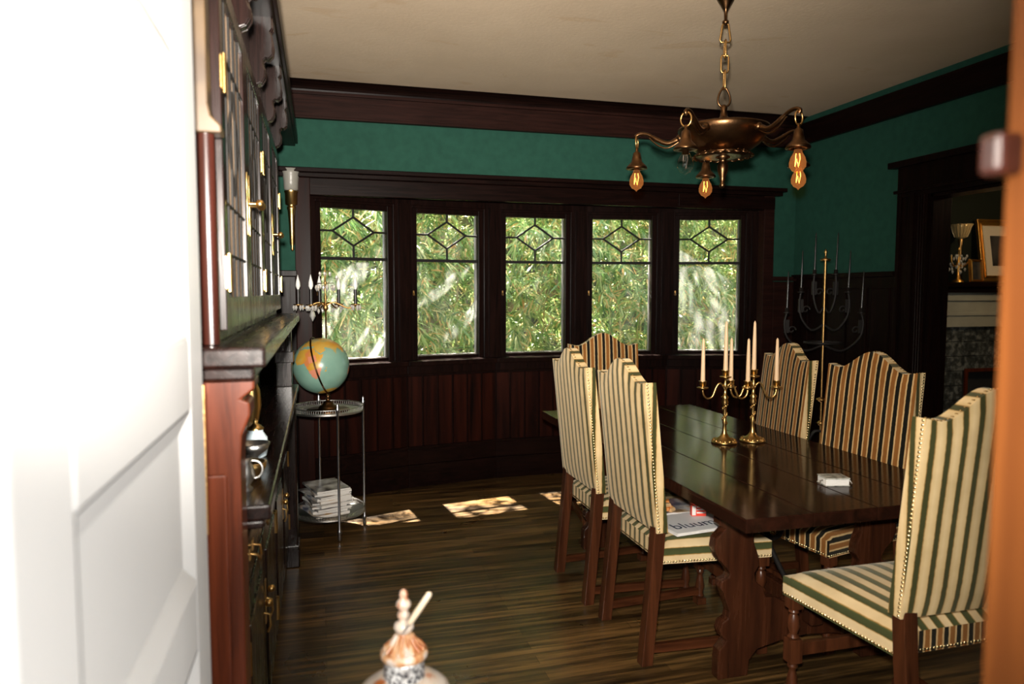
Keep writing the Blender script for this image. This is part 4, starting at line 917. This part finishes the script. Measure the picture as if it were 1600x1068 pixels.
# ================================================================== OUTSIDE
g = MB().box(-6, 10, 5.85, 12, -.6, -.45).build('garden_ground', plain('garden_soil', (.06, .045, .03), .9, var=.3, bscale=20)); tag(g, 'soil of the garden strip behind the bamboo', 'ground', kind='structure')
g = MB().box(-6, 10, 8.2, 8.3, -.5, 3.4).build('wall_garden', noisy('shaded_garden_wall', [(.3, (.02, .025, .012)), (.5, (.06, .07, .03)), (.7, (.16, .12, .06))], 3, .9)); tag(g, 'dark garden wall behind the bamboo', 'wall', kind='structure')
def leaf_mat():
    m, nt, out = nodes('bamboo_leaf')
    ge = N(nt, 'ShaderNodeNewGeometry')
    rp = ramp(nt, [(0, (.06, .14, .03)), (.30, (.17, .30, .08)), (.55, (.32, .43, .13)), (.78, (.48, .54, .24)), (.90, (.66, .50, .20)), (1, (.55, .30, .10))]); L(nt, ge, 'Random Per Island', rp, 'Fac')
    d = N(nt, 'ShaderNodeBsdfDiffuse'); t = N(nt, 'ShaderNodeBsdfTranslucent'); L(nt, rp, 'Color', d, 0); L(nt, rp, 'Color', t, 0)
    mx = N(nt, 'ShaderNodeMixShader'); mx.inputs[0].default_value = .5; L(nt, d, 0, mx, 1); L(nt, t, 0, mx, 2)
    gl = N(nt, 'ShaderNodeBsdfGlossy', Roughness=.35); m2 = N(nt, 'ShaderNodeMixShader'); m2.inputs[0].default_value = .03
    L(nt, mx, 0, m2, 1); L(nt, gl, 0, m2, 2); L(nt, m2, 0, out, 0); return m
rnd = random.Random(11)
H_ = thing('bamboo_hedge', 'dense sunlit bamboo hedge outside the bay windows', 'hedge', (2.0, 6.9, -.45))
HO = (2.0, 6.9, -.45)
def leaf(v, f, p, d, n, l, w):
    s = d.cross(n).normalized()*w; b = len(v); dr = Vector((0, 0, -1))
    v += [p, p+d*l*.35+s-n*.003, p+d*l*.35-s-n*.003, p+d*l*.7+s*.75+dr*l*.05, p+d*l*.7-s*.75+dr*l*.05, p+d*l+dr*l*.14]
    f += [(b, b+2, b+1), (b+1, b+2, b+4, b+3), (b+3, b+4, b+5)]
def spray2(v, f, c, n, scale=1.):
    az = rnd.uniform(0, 2*PI)
    ax = Vector((cos(az)*.8, sin(az)*.8-.5, rnd.uniform(-.7, .25))).normalized()
    for k in range(n):
        d = (ax+Vector((rnd.gauss(0, .5), rnd.gauss(0, .5), rnd.gauss(-.15, .4)))).normalized()
        nn = Vector((rnd.gauss(0, .5), -.7, rnd.gauss(.6, .4))).normalized()
        leaf(v, f, c+ax*rnd.uniform(-.05, .05)*scale, d, nn, rnd.uniform(.09, .20)*scale, rnd.uniform(.0055, .0105)*scale)
def branch(v, f, p, d, ln, sc=1.):
    n = int(ln/.055); p = Vector(p)
    for q in range(n):
        d = (d+Vector((rnd.gauss(0, .05), rnd.gauss(0, .05), -.10))).normalized(); p = p+d*.055
        if q < 1: continue
        sd = d.cross(Vector((0, 0, 1))).normalized()
        for k in range(rnd.randint(3, 5)):
            w_ = (d*rnd.uniform(.15, .9)+sd*rnd.uniform(-1, 1)+Vector((0, -.15, rnd.uniform(-.95, .25)))).normalized()
            nn = Vector((rnd.gauss(0, .45), -.6, rnd.gauss(.75, .35))).normalized()
            leaf(v, f, p+Vector((rnd.gauss(0, .015), rnd.gauss(0, .015), rnd.gauss(0, .015))), w_, nn, rnd.uniform(.09, .20)*sc, rnd.uniform(.0055, .0105)*sc)
v, f = [], []
for k in range(2100):
    z = rnd.uniform(.2, 3.1); x = rnd.uniform(-1.6, 6.2)
    y = 6.55+abs(rnd.gauss(0, .42))+.14*sin(x*3.1+z*2)+.12*sin(z*5+x)
    a = rnd.uniform(0, 2*PI)
    branch(v, f, (x, y, z), Vector((cos(a)*.7, sin(a)*.6-.45, rnd.uniform(-.1, .7))).normalized(), rnd.uniform(.30, .75))
mb = MB(); mb.add(v, f); o = mb.build('leaves', leaf_mat(), H_, off=HO, fix=False); o['kind'] = 'stuff'
# unseen sprays added overhead to dapple the sun and shade the hedge
v, f = [], []
for k in range(2100):
    x = rnd.uniform(-1.2, 4.0); y = rnd.uniform(6.35, 8.1); z = 4.55+rnd.uniform(-.3, .35)
    if sin(x*4.3+.7)*sin(y*6.3+x*1.7)+.45*sin(x*11+y*9) > .30: continue
    spray2(v, f, Vector((x, y, z)), rnd.randint(5, 8), 1.2)
for k in range(2300):
    x = rnd.uniform(-1.5, 5.6); y = rnd.uniform(6.75, 8.9); z = 3.45+rnd.uniform(-.25, .35)
    spray2(v, f, Vector((x, y, z)), rnd.randint(5, 8), 1.25)
mb = MB(); mb.add(v, f); o = mb.build('shade_sprays', bpy.data.materials['bamboo_leaf'], H_, off=HO, fix=False); o['kind'] = 'stuff'
culm = noisy('bamboo_cane', [(.3, (.20, .16, .05)), (.7, (.38, .36, .14))], 6, .5)
for k in range(46):
    x = rnd.uniform(-1.4, 6.0); y = rnd.uniform(6.6, 7.5); dx_, dy_ = rnd.uniform(-.35, .35), rnd.uniform(-.5, .1)
    pts = [(x+dx_*t*t, y+dy_*t*t, -.44+3.6*t) for t in [q/7 for q in range(8)]]
    MB().tube(pts, [.013*(1-.5*q/7) for q in range(8)], 6).build('cane', culm, H_, off=HO)

# ================================================================== LIGHT
def light(name, typ, loc, energy, col=(1, 1, 1), rot=(0, 0, 0), **kw):
    l = bpy.data.lights.new(name, typ); l.energy = energy; l.color = col
    for k, q in kw.items(): setattr(l, k, q)
    o = bpy.data.objects.new(name, l); COL.objects.link(o); o.location = loc; o.rotation_euler = rot; return o
w = bpy.data.worlds.new('World'); scn.world = w; w.use_nodes = True
nt = w.node_tree; bg = nt.nodes['Background']; bg.inputs[0].default_value = (.80, .90, 1.0, 1); bg.inputs[1].default_value = 6.5
SD = Vector((.10, -.70, -1.43))
light('sun', 'SUN', (2, 9, 8), 130, (1, .93, .82), SD.to_track_quat('-Z', 'Y').to_euler(), angle=R(.6))
FL = Vector((-.03, -.02, 1.47+.12))
def aimed(az, el): return Vector((sin(R(az))*cos(R(el)), cos(R(az))*cos(R(el)), sin(R(el)))).to_track_quat('-Z', 'Y').to_euler()
light('camera_flash', 'SPOT', FL, 1400, (1, .93, .84), aimed(0, 27), spot_size=R(106), spot_blend=1.0, shadow_soft_size=.035)
light('low_fill_spot', 'SPOT', FL, 420, (1, .93, .84), aimed(27, -13), spot_size=R(66), spot_blend=1.0, shadow_soft_size=.035)  # second spot added at the flash to brighten the near chairs
light('hall_fill', 'AREA', (1.25, -1.1, 1.5), 165, (1, .98, .95), Vector((-1.45, 2.0, -.25)).to_track_quat('-Z', 'Y').to_euler(), size=.9)  # unseen area light added in the hall to brighten the open door
light('parlour_fill', 'POINT', (5.4, 3.4, 2.4), 30, (1, .75, .45), shadow_soft_size=.1)  # unseen warm light added to brighten the next room

# ================================================================== CAMERA
cd = bpy.data.cameras.new('camera'); cam = bpy.data.objects.new('camera', cd); COL.objects.link(cam)
cam.location = (0, 0, 1.47); cam.rotation_euler = (R(90-3.97), 0, R(-15.12))
cd.sensor_width = 36; cd.lens = 1110/1600*36; cd.clip_start = .02
cd.dof.use_dof = True; cd.dof.focus_distance = 3.6; cd.dof.aperture_fstop = 2.6
scn.camera = cam
vs = scn.view_settings; vs.view_transform = 'Standard'; vs.look = 'None'; vs.gamma = 1; vs.use_curve_mapping = False; vs.exposure = 0
scn.cycles.max_bounces = 10; scn.cycles.transparent_max_bounces = 24; scn.cycles.use_denoising = True; scn.cycles.sample_clamp_indirect = 6
